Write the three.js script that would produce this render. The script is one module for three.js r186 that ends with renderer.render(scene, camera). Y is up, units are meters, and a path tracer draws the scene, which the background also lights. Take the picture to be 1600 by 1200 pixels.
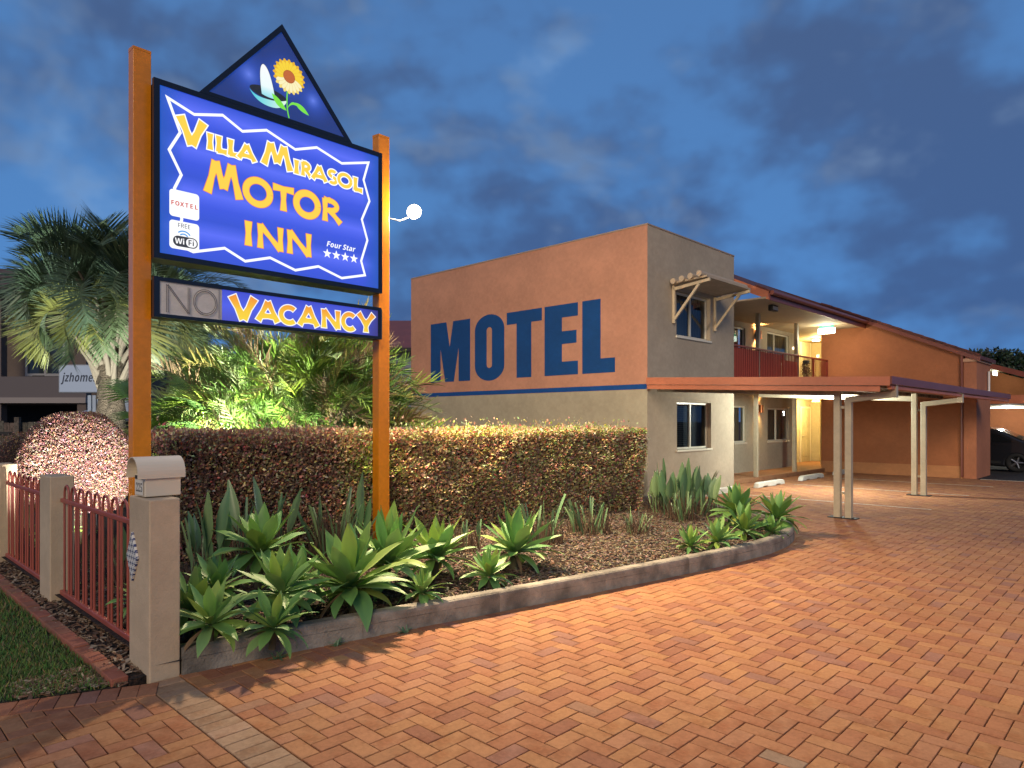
import * as THREE from 'three';
import { ImprovedNoise } from 'three/addons/math/ImprovedNoise.js';
import { mergeGeometries } from 'three/addons/utils/BufferGeometryUtils.js';
import { RoundedBoxGeometry } from 'three/addons/geometries/RoundedBoxGeometry.js';
import { RectAreaLightUniformsLib } from 'three/addons/lights/RectAreaLightUniformsLib.js';

// ------------------------------------------------------------------ camera, sky, sun, exposure
// World: x runs along the driveway into the motel yard, -z (called v below) runs along the street.
const scene = new THREE.Scene();
const camera = new THREE.PerspectiveCamera(58.67, 4 / 3, 0.1, 1500);
camera.position.set(0, 1.75, 0);
camera.lookAt(0.718 * 10, 1.75, -0.696 * 10);
camera.setViewOffset(1024, 768, 0, -35.84, 1024, 768);          // rising front of an architectural lens
scene.add(camera);
const renderer = new THREE.WebGLRenderer({ antialias: true });
renderer.setSize(1024, 768);
renderer.toneMapping = THREE.LinearToneMapping;
renderer.toneMappingExposure = 1.2;
renderer.shadowMap.enabled = true;
renderer.shadowMap.type = THREE.PCFSoftShadowMap;
RectAreaLightUniformsLib.init();

let seed = 20240;
const rnd = () => { seed |= 0; seed = (seed + 0x6d2b79f5) | 0; let t = Math.imul(seed ^ (seed >>> 15), 1 | seed); t = (t + Math.imul(t ^ (t >>> 7), 61 | t)) ^ t; return ((t ^ (t >>> 14)) >>> 0) / 4294967296; };
const rr = (a, b) => a + (b - a) * rnd();
const pick = (a) => a[Math.floor(rnd() * a.length)];
const PN = new ImprovedNoise();
const n3 = (x, y, z) => PN.noise(x, y, z);
const fbm = (x, y, z, o = 5) => { let s = 0, a = 0.5; for (let i = 0; i < o; i++) { s += a * n3(x, y, z); x = x * 2.03 + 11.7; y = y * 2.03 + 5.1; z = z * 2.03 + 3.3; a *= 0.5; } return s; };
const clamp = (x, a, b) => Math.min(b, Math.max(a, x));
const lerp = (a, b, t) => a + (b - a) * t;
const sm = (a, b, x) => { const t = clamp((x - a) / (b - a), 0, 1); return t * t * (3 - 2 * t); };

{ // dusk sky: blue under broken grey cloud
  const W = 3072, H = 1536, d = new Float32Array(W * H * 4);
  for (let j = 0; j < H; j++) {
    const el = ((j + 0.5) / H - 0.5) * Math.PI, y = Math.sin(el), c = Math.cos(el);
    for (let i = 0; i < W; i++) {
      const k = (j * W + i) * 4;
      let r = 0.1, g = 0.2, b = 0.42;
      if (y > -0.02) {
        const a = ((i + 0.5) / W - 0.5) * 2 * Math.PI, x = c * Math.cos(a), z = c * Math.sin(a), q = 1 / (Math.max(y, 0) + 0.28);
        const px = x * q * 1.15 + 3.1, pz = z * q * 1.15 + 7.7;
        const w = fbm(x * 1.7 + 3, y * 2.6, z * 1.7, 3);
        const f = fbm(px * 0.7 + w * 0.9, pz * 0.7 + w * 0.7, y * 2.2 + 1.3, 6) * 0.55 + fbm(x * 2.4 + w, y * 4.2 + w, z * 2.4 + 5, 5) * 0.75, f2 = fbm(x * 6 + 4, y * 9, z * 6, 5);
        const f3 = fbm(x * 13 + 1, y * 17, z * 13 + 6, 4);
        const dark = sm(-0.16, 0.26, f + f2 * 0.42 + f3 * 0.34), pale = sm(-0.02, 0.44, -f * 0.8 + f2 * 0.85 + f3 * 0.6);
        const hi = sm(0, 0.75, y);
        r = lerp(0.082, 0.072, hi); g = lerp(0.260, 0.190, hi); b = lerp(0.66, 0.47, hi);
        r = lerp(r, lerp(0.045, 0.060, hi), dark * 0.82); g = lerp(g, lerp(0.098, 0.105, hi), dark * 0.82); b = lerp(b, lerp(0.27, 0.235, hi), dark * 0.82);
        r += pale * 0.062; g += pale * 0.088; b += pale * 0.105; r *= 0.90; g *= 0.82; b *= 0.75;
      }
      d[k] = r; d[k + 1] = g; d[k + 2] = b; d[k + 3] = 1;
    }
  }
  const t = new THREE.DataTexture(d, W, H, THREE.RGBAFormat, THREE.FloatType);
  t.mapping = THREE.EquirectangularReflectionMapping; t.magFilter = t.minFilter = THREE.LinearFilter; t.needsUpdate = true;
  scene.background = t; scene.environment = t;
}
const sun = new THREE.DirectionalLight(new THREE.Color(1, 0.80, 0.56), 1.35);   // last glow of the western sky, very soft
sun.position.set(-16, 15, 13); sun.target.position.set(6, 0, -6);
sun.castShadow = true; sun.shadow.radius = 45; sun.shadow.mapSize.set(2048, 2048);
Object.assign(sun.shadow.camera, { left: -30, right: 30, top: 25, bottom: -25, near: 1, far: 90 });
scene.add(sun, sun.target);

// ------------------------------------------------------------------ helpers
const names = new Map();
const numbered = (n) => { const k = names.get(n) ?? 0; names.set(n, k + 1); return k ? n + '_' + String(k).padStart(3, '0') : n; };
const V3 = THREE.Vector3;
function tag(o, label, category, group) { o.userData.label = label; o.userData.category = category; if (group) o.userData.group = group; return o; }
function thing(name, label, category, [u, y, v] = [0, 0, 0], group) {
  const o = new THREE.Group(); o.name = numbered(name); scene.add(o); o.position.set(u, y, -v); return tag(o, label, category, group);
}
function structure(name) { const o = new THREE.Group(); o.name = numbered(name); o.userData.kind = 'structure'; scene.add(o); return o; }
// geometry is given in world coordinates; a part of a thing is moved into the thing's own axes
function origin(p) { const q = new V3(); for (let o = p; o && o !== scene; o = o.parent) q.add(o.position); return q; }
function part(name, geo, mat, parent, inWorld = true) {
  if (inWorld) { const q = origin(parent); if (q.lengthSq() > 0) geo.translate(-q.x, -q.y, -q.z); }
  const m = new THREE.Mesh(geo, mat); m.name = name; m.castShadow = m.receiveShadow = true; parent.add(m); return m;
}
function sub(name, parent) { const g = new THREE.Group(); g.name = name; parent.add(g); return g; }
function uvm(geo, s = 1) {   // uv in metres from the dominant axis of each face
  const g = geo.index ? geo.toNonIndexed() : geo; if (!g.attributes.normal) g.computeVertexNormals();
  const p = g.attributes.position, n = p.count, uv = new Float32Array(n * 2), a = new V3(), b = new V3(), c = new V3();
  for (let i = 0; i < n; i += 3) {
    a.fromBufferAttribute(p, i); b.fromBufferAttribute(p, i + 1); c.fromBufferAttribute(p, i + 2);
    const N = b.clone().sub(a).cross(c.clone().sub(a)), ax = Math.abs(N.x), ay = Math.abs(N.y), az = Math.abs(N.z);
    [a, b, c].forEach((q, k) => { const [s0, t0] = ax >= ay && ax >= az ? [-q.z, q.y] : ay >= az ? [q.x, -q.z] : [q.x, q.y]; uv[(i + k) * 2] = s0 * s; uv[(i + k) * 2 + 1] = t0 * s; });
  }
  g.setAttribute('uv', new THREE.BufferAttribute(uv, 2)); return g;
}
const box = (u0, u1, y0, y1, v0, v1, r = 0) => {
  const w = u1 - u0, h = y1 - y0, d = v1 - v0;
  const g = r ? new RoundedBoxGeometry(w, h, d, 1, Math.min(r, w / 2.1, h / 2.1, d / 2.1)) : new THREE.BoxGeometry(w, h, d);
  g.translate((u0 + u1) / 2, (y0 + y1) / 2, -(v0 + v1) / 2); return uvm(g);
};
const merge = (l) => { const a = l.map((g) => (g.index ? g.toNonIndexed() : g)); const keep = ['position', 'normal', 'uv'].concat(a.every((g) => g.attributes.color) ? ['color'] : []); for (const g of a) for (const k of Object.keys(g.attributes)) if (!keep.includes(k)) g.deleteAttribute(k); return mergeGeometries(a); };
function shapeOf(pts) { const s = new THREE.Shape(); pts.forEach(([x, y], i) => (i ? s.lineTo(x, y) : s.moveTo(x, y))); s.closePath(); return s; }
// wall whose outer face lies on v and looks towards the driveway; points and holes in (u, y)
function wallV(pts, v, th, holes = []) { const s = shapeOf(pts); for (const [a, b, c, d] of holes) s.holes.push(new THREE.Path(shapeOf([[a, c], [a, d], [b, d], [b, c]]).getPoints())); const g = new THREE.ExtrudeGeometry(s, { depth: th, bevelEnabled: false }); g.translate(0, 0, -v - th); return uvm(g); }
const toU = (u) => new THREE.Matrix4().set(0, 0, 1, u, 0, 1, 0, 0, -1, 0, 0, 0, 0, 0, 0, 1);
// wall whose outer face lies on u and looks towards the street; points in (v, y)
function wallU(pts, u, th) { const g = new THREE.ExtrudeGeometry(shapeOf(pts), { depth: th, bevelEnabled: false }); g.applyMatrix4(toU(u)); return uvm(g); }
const rect = (a, b, c, d) => [[a, c], [b, c], [b, d], [a, d]];
function tube(pts, r, seg = 12, sides = 6, curve = true) {
  const P = pts.map(([u, y, v]) => new V3(u, y, -v));
  if (!curve) { const l = []; for (let i = 0; i + 1 < P.length; i++) l.push(rod(P[i], P[i + 1], r, r, sides)); return merge(l); }
  return new THREE.TubeGeometry(new THREE.CatmullRomCurve3(P), seg, r, sides, false);
}
function rod(a, b, r0, r1 = r0, sides = 8) { const d = b.clone().sub(a), g = new THREE.CylinderGeometry(r1, r0, d.length(), sides, 1); g.translate(0, d.length() / 2, 0); g.applyQuaternion(new THREE.Quaternion().setFromUnitVectors(new V3(0, 1, 0), d.normalize())); g.translate(a.x, a.y, a.z); return g; }
// bar of rectangular section between two points; w across, h deep
function bar(a, b, w, h) { const A = new V3(a[0], a[1], -a[2]), B = new V3(b[0], b[1], -b[2]), L = A.distanceTo(B), g = new RoundedBoxGeometry(w, h, L, 1, Math.min(w, h) * 0.12), m = new THREE.Matrix4().lookAt(A, B, new V3(0, 1, 0)); g.applyMatrix4(m); const c = A.add(B).multiplyScalar(0.5); g.translate(c.x, c.y, c.z); return uvm(g); }

function tile(size, fn, srgb) {   // tileable grey or colour texture; fn gets a periodic noise
  const d = new Uint8Array(size * size * 4);
  const lat = (ix, iy, k) => { let h = Math.imul(ix, 374761393) ^ Math.imul(iy, 668265263) ^ Math.imul(k, 974634777); h = Math.imul(h ^ (h >>> 13), 1274126177); return ((h ^ (h >>> 16)) >>> 0) / 2147483648 - 1; };
  const per = (x, y, f, s) => { let sum = 0, a = 0.42, n = Math.max(2, Math.round(f)); for (let o = 0; o < 4; o++) { const X = (x / size) * n, Y = (y / size) * n, ix = Math.floor(X), iy = Math.floor(Y), u = X - ix, v = Y - iy, p = u * u * (3 - 2 * u), q = v * v * (3 - 2 * v), k = o * 31 + Math.round(s * 7), W = (i) => ((i % n) + n) % n; sum += a * lerp(lerp(lat(W(ix), W(iy), k), lat(W(ix + 1), W(iy), k), p), lerp(lat(W(ix), W(iy + 1), k), lat(W(ix + 1), W(iy + 1), k), p), q); a *= 0.5; n *= 2; } return sum; };
  for (let y = 0; y < size; y++) for (let x = 0; x < size; x++) { const c = fn(per, x, y); const k = (y * size + x) * 4; for (let i = 0; i < 3; i++) d[k + i] = clamp(Math.round((c.length ? c[i] : c) * 255), 0, 255); d[k + 3] = 255; }
  const t = new THREE.DataTexture(d, size, size); t.wrapS = t.wrapT = THREE.RepeatWrapping; t.magFilter = THREE.LinearFilter; t.minFilter = THREE.LinearMipmapLinearFilter; t.generateMipmaps = true; if (srgb) t.colorSpace = THREE.SRGBColorSpace; t.needsUpdate = true; return t;
}
const rep = (t, s) => { const c = t.clone(); c.repeat.set(s, s); c.needsUpdate = true; return c; };
const T = {
  grain: tile(256, (p, x, y) => 0.5 + p(x, y, 40, 1) * 0.9 + (rnd() - 0.5) * 0.35),
  mottle: tile(512, (p, x, y) => 0.92 + p(x, y, 4, 3) * 0.09 + p(x, y, 40, 9) * 0.05 + (rnd() - 0.5) * 0.03, true),
  brick: tile(512, (p, x, y) => { const s = p(x, y, 10, 5), f = p(x, y, 70, 7); const m = 0.93 + s * 0.10 + f * 0.10 + (rnd() - 0.5) * 0.07; return [m, m * (1 - Math.max(0, -s) * 0.12), m * (1 - Math.max(0, -s) * 0.2)]; }, true),
  rough: tile(256, (p, x, y) => 0.62 + p(x, y, 12, 2) * 0.35 + p(x, y, 60, 4) * 0.25),
  stain: tile(512, (p, x, y) => { const s = sm(-0.1, 0.4, p(x, y, 7, 12)), m = 0.88 + p(x, y, 30, 3) * 0.16 - s * 0.22 + (rnd() - 0.5) * 0.06; return [m, m * 0.985, m * 0.96]; }, true),
  soil: tile(512, (p, x, y) => { const m = 0.55 + p(x, y, 30, 2) * 0.7 + p(x, y, 90, 4) * 0.5 + (rnd() - 0.5) * 0.2; return [m, m * 0.92, m * 0.85]; }, true),
};
const lin = (r, g, b) => new THREE.Color().setRGB(r, g, b);
function std(c, o = {}) { return new THREE.MeshStandardMaterial({ color: lin(...c), roughness: 0.75, ...o }); }
const render_ = (c, bump = 0.0016, s = 1.4) => std(c, { roughness: 0.9, map: rep(T.mottle, 0.37), bumpMap: rep(T.grain, s), bumpScale: bump });
const M = {
  salmon: render_([0.58, 0.275, 0.165]), beige: render_([0.47, 0.40, 0.27]), beigeSide: render_([0.47, 0.385, 0.28]), orange: render_([0.41, 0.142, 0.055]), orangePale: render_([0.47, 0.175, 0.085]),
  cream: render_([0.62, 0.55, 0.38]), blue: render_([0.002, 0.07, 0.28], 0.003), blueLetter: render_([0.001, 0.062, 0.225]),
  pillar: render_([0.60, 0.46, 0.305], 0.0015, 2.2), soffit: std([0.56, 0.43, 0.28], { map: rep(T.mottle, 0.3) }),
  fascia: std([0.23, 0.058, 0.032], { roughness: 0.45, map: rep(T.mottle, 0.6) }), fasciaOrange: std([0.58, 0.185, 0.085], { roughness: 0.5, map: rep(T.mottle, 0.5), bumpMap: rep(T.grain, 0.8), bumpScale: 0.001 }),
  tileRoof: std([0.16, 0.045, 0.03], { roughness: 0.75, map: rep(T.stain, 1.1) }), postCream: std([0.50, 0.42, 0.29], { roughness: 0.5, map: rep(T.mottle, 0.7) }),
  winFrame: std([0.68, 0.63, 0.50], { roughness: 0.4 }), rail: std([0.20, 0.022, 0.012], { roughness: 0.5 }), railPanel: std([0.48, 0.09, 0.05], { roughness: 0.6 }),
  fence: std([0.42, 0.10, 0.068], { roughness: 0.42, map: rep(T.mottle, 2) }),
  signPost: std([0.90, 0.29, 0.010], { roughness: 0.26, map: rep(T.mottle, 0.8), bumpMap: rep(T.grain, 0.9), bumpScale: 0.0006 }),
  black: std([0.012, 0.013, 0.016], { roughness: 0.45 }), dark: std([0.03, 0.028, 0.026], { roughness: 0.8 }), steel: std([0.45, 0.45, 0.44], { roughness: 0.35, metalness: 0.8 }), white: std([0.78, 0.76, 0.70], { roughness: 0.5 }),
  concrete: std([0.37, 0.335, 0.285], { roughness: 0.9, map: rep(T.stain, 0.45), bumpMap: rep(T.grain, 1.7), bumpScale: 0.005 }),
  wheelStop: std([0.70, 0.66, 0.58], { roughness: 0.9, map: rep(T.mottle, 1.1), bumpMap: rep(T.grain, 1.4), bumpScale: 0.004 }),
  asphalt: std([0.055, 0.052, 0.05], { roughness: 0.9, map: rep(T.soil, 0.8), bumpMap: rep(T.grain, 3), bumpScale: 0.004 }),
  soil: std([0.085, 0.05, 0.032], { roughness: 1, map: rep(T.soil, 1.1), bumpMap: rep(T.soil, 1.7), bumpScale: 0.02 }),
  turfSoil: std([0.055, 0.060, 0.022], { roughness: 1, map: rep(T.soil, 1.3), bumpMap: rep(T.soil, 2), bumpScale: 0.012 }),
  sand: std([0.030, 0.021, 0.016], { roughness: 1, map: rep(T.soil, 2) }),
  pane: new THREE.MeshPhysicalMaterial({ color: lin(0.55, 0.6, 0.62), roughness: 0.03, transmission: 1, thickness: 0, ior: 1.5 }),
  letterbox: std([0.70, 0.60, 0.45], { roughness: 0.42 }),
};

// ------------------------------------------------------------------ lights, seen and unseen
function bulb(u, y, v, r, color, glow, parent, name = 'bulb') { const g = new THREE.SphereGeometry(r, 16, 12); g.translate(u, y, -v); return part(name, g, std([0.1, 0.1, 0.1], { emissive: lin(...color), emissiveIntensity: glow }), parent); }
function point(u, y, v, color, cd, r = 1) { const l = new THREE.PointLight(lin(...color), cd, 0, 2); l.position.set(u, y, -v); l.castShadow = true; l.shadow.radius = r; scene.add(l); return l; }
function spot(u, y, v, tu, ty, tv, color, cd, angle, pen = 0.6, r = 1) { const l = new THREE.SpotLight(lin(...color), cd, 0, angle, pen, 2); l.position.set(u, y, -v); l.target.position.set(tu, ty, -tv); l.castShadow = true; l.shadow.radius = r; scene.add(l, l.target); return l; }
function area(u, y, v, w, h, tu, ty, tv, color, nit) { const l = new THREE.RectAreaLight(lin(...color), nit, w, h); l.position.set(u, y, -v); l.lookAt(tu, ty, -tv); scene.add(l); return l; }

// ------------------------------------------------------------------ ground
{
  const g = new THREE.PlaneGeometry(900, 900, 1, 1); g.rotateX(-Math.PI / 2); g.translate(100, -0.03, -100);
  const o = new THREE.Mesh(uvm(g), M.asphalt); o.name = 'ground'; o.userData.kind = 'structure'; o.receiveShadow = true; scene.add(o);
}
// kerb line of the garden bed, front foot, from the letterbox pillar round to the motel wall
const KERB = [[1.79, 4.88], [2.52, 4.77], [3.39, 4.60], [4.3, 4.43], [5.29, 4.25], [6.5, 4.05], [7.4, 3.91], [8.2, 3.82], [9.0, 3.80], [9.6, 3.87], [10.2, 4.05], [10.7, 4.33], [11.1, 4.75], [11.45, 5.4], [11.75, 6.3], [12.0, 7.3], [12.2, 8.1]];
const kerbCurve = new THREE.CatmullRomCurve3(KERB.map(([u, v]) => new V3(u, 0, -v)));
const kerbPts = kerbCurve.getSpacedPoints(160);
const bedPoly = [[1.62, 4.9], ...kerbPts.map((p) => [p.x, -p.z]), [12.58, 8.1], [12.58, 14], [1.62, 14]];
function inside(u, v, poly) { let c = false; for (let i = 0, j = poly.length - 1; i < poly.length; j = i++) { const [a, b] = poly[i], [d, e] = poly[j]; if (b > v !== e > v && u < ((d - a) * (v - b)) / (e - b) + a) c = !c; } return c; }
// edge of the paving against the lawn
const EDGE0 = [1.62, 4.86], EDGE1 = [-3.5, 7.05];
const edgeLen = Math.hypot(EDGE1[0] - EDGE0[0], EDGE1[1] - EDGE0[1]), eU = (EDGE1[0] - EDGE0[0]) / edgeLen, eV = (EDGE1[1] - EDGE0[1]) / edgeLen;
const edgeDist = (u, v) => (v - EDGE0[1]) * eU - (u - EDGE0[0]) * eV;   // negative on the lawn side for u < 1.6

// ------------------------------------------------------------------ brick driveway
{
  const drive = structure('driveway');
  const a = 0.1115, J = 0.0058, bw = a - J, bl = 2 * a - J, bh = 0.05;
  const bed = new THREE.PlaneGeometry(31, 14); bed.rotateX(-Math.PI / 2); bed.translate(8.7, -0.018, -2.6);
  part('bedding_sand', uvm(bed), M.sand, drive);
  const brickGeo = (l, w, ou, ov, c = 0.004) => {
    const X = l / 2, Z = w / 2, x = X - c, z = Z - c, y = -c, p = [], uv = [];
    const q = (A, B, C, D) => { for (const v of [A, B, C, A, C, D]) { p.push(...v); uv.push(v[0] + ou, v[2] + v[1] + ov); } };
    q([-x, 0, z], [x, 0, z], [x, 0, -z], [-x, 0, -z]);
    q([-X, y, Z], [X, y, Z], [x, 0, z], [-x, 0, z]); q([X, y, -Z], [-X, y, -Z], [-x, 0, -z], [x, 0, -z]);
    q([X, y, Z], [X, y, -Z], [x, 0, -z], [x, 0, z]); q([-X, y, -Z], [-X, y, Z], [-x, 0, z], [-x, 0, -z]);
    q([-X, -bh, Z], [X, -bh, Z], [X, y, Z], [-X, y, Z]); q([X, -bh, -Z], [-X, -bh, -Z], [-X, y, -Z], [X, y, -Z]);
    q([X, -bh, Z], [X, -bh, -Z], [X, y, -Z], [X, y, Z]); q([-X, -bh, -Z], [-X, -bh, Z], [-X, y, Z], [-X, y, -Z]);
    const g = new THREE.BufferGeometry(); g.setAttribute('position', new THREE.Float32BufferAttribute(p, 3)); g.setAttribute('uv', new THREE.Float32BufferAttribute(uv, 2)); g.computeVertexNormals(); return g;
  };
  const opt = { roughness: 0.92, map: rep(T.brick, 0.9), bumpMap: rep(T.brick, 0.9), bumpScale: 0.002 };
  const tones = [[0.360, 0.168, 0.083], [0.342, 0.150, 0.076], [0.375, 0.182, 0.086], [0.295, 0.126, 0.072], [0.355, 0.170, 0.091], [0.390, 0.190, 0.086], [0.280, 0.136, 0.094], [0.350, 0.155, 0.076]];
  const tan = [[0.36, 0.235, 0.145], [0.32, 0.205, 0.125], [0.39, 0.25, 0.16]];
  const geos = [0, 1, 2, 3].map(() => brickGeo(bl, bw, rr(0, 3), rr(0, 3), rr(0.0018, 0.0034)));
  const list = [];
  const add = (u, v, turn, c) => list.push({ u, v, turn, c, y: rr(-0.0022, 0.0012), tu: rr(-0.006, 0.006), tv: rr(-0.006, 0.006), g: Math.floor(rnd() * 4), ju: rr(-0.0012, 0.0012), dt: rr(-0.008, 0.008) });
  const U0 = 1.545, U1 = 1.775;                                           // the tan header strip across the crossing
  for (let i = -25; i < 205; i++) for (let j = -40; j < 82; j++) {
    const t = (((i - j) % 4) + 4) % 4; if (t !== 0 && t !== 3) continue;
    let u = U1 + (i + (t === 0 ? 1 : 0.5)) * a, v = (j + (t === 0 ? 0.5 : 1)) * a;
    if (i < 0) u -= U1 - U0 - 0.001;
    if (u > 24 || u < -1.6 || v < -3.6 || v > 8.55) continue;
    const hu = (t === 0 ? bl : bw) / 2;
    if (t === 0 && i === -1 && v < 4.95) { list.push({ u: U0 - a / 2, v, turn: 0, half: 1 }, { u: U1 + a / 2, v, turn: 0, half: 1 }); continue; }
    if (i < 0 && u + hu > U0 + 0.02) continue; if (i >= 0 && u - hu < U1 - 0.02) continue;
    if (inside(u, v - 0.11, bedPoly) && inside(u + 0.11, v, bedPoly)) continue;
    if (u > 12.5 && u < 16.65 && v > 8.1) continue;
    if (u < 1.7 && edgeDist(u, v) < 0.12) continue;
    add(u, v, t === 0 ? 0 : Math.PI / 2);
  }
  for (let v = 4.83; v > -3; v -= a) add((U0 + U1) / 2, v, 0, pick(tan));
  for (let k = 0; k < edgeLen / a; k++) { const s = (k + 0.35) * a; add(EDGE0[0] + eU * s - eV * 0.115, EDGE0[1] + eV * s + eU * 0.115, Math.atan2(eU, -eV), pick([tones[3], tones[1], tones[6]])); list[list.length - 1].y = 0.005; }
  for (const b of list) if (b.half) Object.assign(b, { y: rr(-0.002, 0.001), tu: 0, tv: 0, g: 0, ju: 0, dt: 0 });
  const F = [0.718, 0.696], R = [0.696, -0.718];
  for (const b of list) { const z = F[0] * b.u + F[1] * b.v, r = R[0] * b.u + R[1] * b.v; b.z = z; b.seen = z > 2.9 && Math.abs(r) < 0.77 * z; b.n = fbm(b.u * 0.9, b.v * 0.9, 2, 3); }
  const near = list.filter((b) => b.seen).sort((p, q) => p.z - q.z).slice(0, 300), nearSet = new Set(near), rest = list.filter((b) => !nearSet.has(b));
  const tint = (b, jit = 0.06) => { let c = b.c; if (!c) { const k = rnd(); c = k < 0.05 ? tones[6] : k < 0.16 ? tones[3] : pick([tones[0], tones[0], tones[1], tones[2], tones[4], tones[7], tones[5]]); } const m = 1.06 + b.n * 0.25 + rr(-jit, jit); return c.map((x) => x * m); };
  const mats = []; for (let k = 0; k < 28; k++) { let c = [...(k < 4 ? pick(tan) : k < 7 ? tones[6] : k < 10 ? tones[3] : tones[[0, 1, 2, 4, 5, 7][k % 6]])]; const kk = rr(0.93, 1.06); c.forEach((x, q) => { c[q] = x * kk; }); mats.push(new THREE.MeshPhysicalMaterial({ color: lin(...c), ...opt })); }
  const dirty = std([0.31, 0.165, 0.10], opt), mossy = std([0.29, 0.19, 0.125], opt); for (const m of [...mats, dirty, mossy]) m.specularIntensity = 0.4;
  const m4 = new THREE.Matrix4(), q = new THREE.Quaternion(), e = new THREE.Euler();
  const place = (b, o) => { o.position.set(b.u + b.ju, b.y, -b.v); o.rotation.set(b.tu, b.turn + b.dt, b.tv, 'YXZ'); };
  let k = 0;
  for (const b of near) {
    const m = new THREE.Mesh(geos[b.g], b.c ? (tan.includes(b.c) ? mats[k % 4] : mats[7 + (k % 3)]) : rnd() < 0.035 ? pick([dirty, mossy]) : mats[rnd() < 0.07 ? 4 + Math.floor(rnd() * 6) : 10 + Math.floor(rnd() * 18)]);
    place(b, m); if (b.half) m.scale.x = 0.49; m.name = 'brick' + (k ? '_' + String(k).padStart(3, '0') : ''); m.castShadow = m.receiveShadow = true; drive.add(m); k++;
  }
  const im = new THREE.InstancedMesh(geos[0], new THREE.MeshPhysicalMaterial({ color: lin(1, 1, 1), specularIntensity: 0.4, ...opt }), rest.length); im.name = 'brick_field'; im.userData.kind = 'stuff'; im.receiveShadow = true;
  rest.forEach((b, i) => { e.set(b.tu, b.turn + b.dt, b.tv, 'YXZ'); q.setFromEuler(e); m4.compose(new V3(b.u + b.ju, b.y, -b.v), q, new V3(b.half ? 0.49 : 1, 1, 1)); im.setMatrixAt(i, m4); im.setColorAt(i, lin(...tint(b))); });
  drive.add(im);
  // painted bay lines on the bricks
  const line = (u, v0, v1) => box(u, u + 0.07, 0.0012, 0.0035, v0, v1);
  for (const u of [15.2, 18.6, 21.5]) part('bay_line', line(u, 3.4, 7.4), std([0.62, 0.56, 0.48], { map: rep(T.stain, 1.4), roughness: 0.8 }), drive);
  part('bay_line', box(24.02, 24.12, -0.05, 0.004, -3, 4.1), std([0.55, 0.50, 0.43], { map: rep(T.stain, 1.4) }), drive);
}

// ------------------------------------------------------------------ kerb, bed, lawn
function sweep(pts, prof, s0 = 0) {   // prof: (outwards from the path's left, y), open polyline
  const p = [], uv = [], n = prof.length; let s = s0; const rows = [];
  for (let i = 0; i < pts.length; i++) { const t = pts[Math.min(i + 1, pts.length - 1)].clone().sub(pts[Math.max(i - 1, 0)]).setY(0).normalize(), side = new V3(t.z, 0, -t.x); if (i) s += pts[i].distanceTo(pts[i - 1]); rows.push(prof.map(([o, y]) => [pts[i].x + side.x * o, y, pts[i].z + side.z * o, s])); }
  const len = prof.map((_, k) => prof.slice(1, k + 1).reduce((a, b, m) => a + Math.hypot(b[0] - prof[m][0], b[1] - prof[m][1]), 0));
  const tri = (A, B, C) => { for (const [r, c] of [A, B, C]) { const w = rows[r][c]; p.push(w[0], w[1], w[2]); uv.push(w[3], len[c]); } };
  for (let i = 0; i + 1 < pts.length; i++) for (let k = 0; k + 1 < n; k++) { tri([i, k], [i + 1, k], [i + 1, k + 1]); tri([i, k], [i + 1, k + 1], [i, k + 1]); }
  for (const r of [0, pts.length - 1]) for (let k = 1; k + 1 < n; k++) r ? tri([r, 0], [r, k + 1], [r, k]) : tri([r, 0], [r, k], [r, k + 1]);
  const g = new THREE.BufferGeometry(); g.setAttribute('position', new THREE.Float32BufferAttribute(p, 3)); g.setAttribute('uv', new THREE.Float32BufferAttribute(uv, 2)); g.computeVertexNormals(); return g;
}
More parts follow.
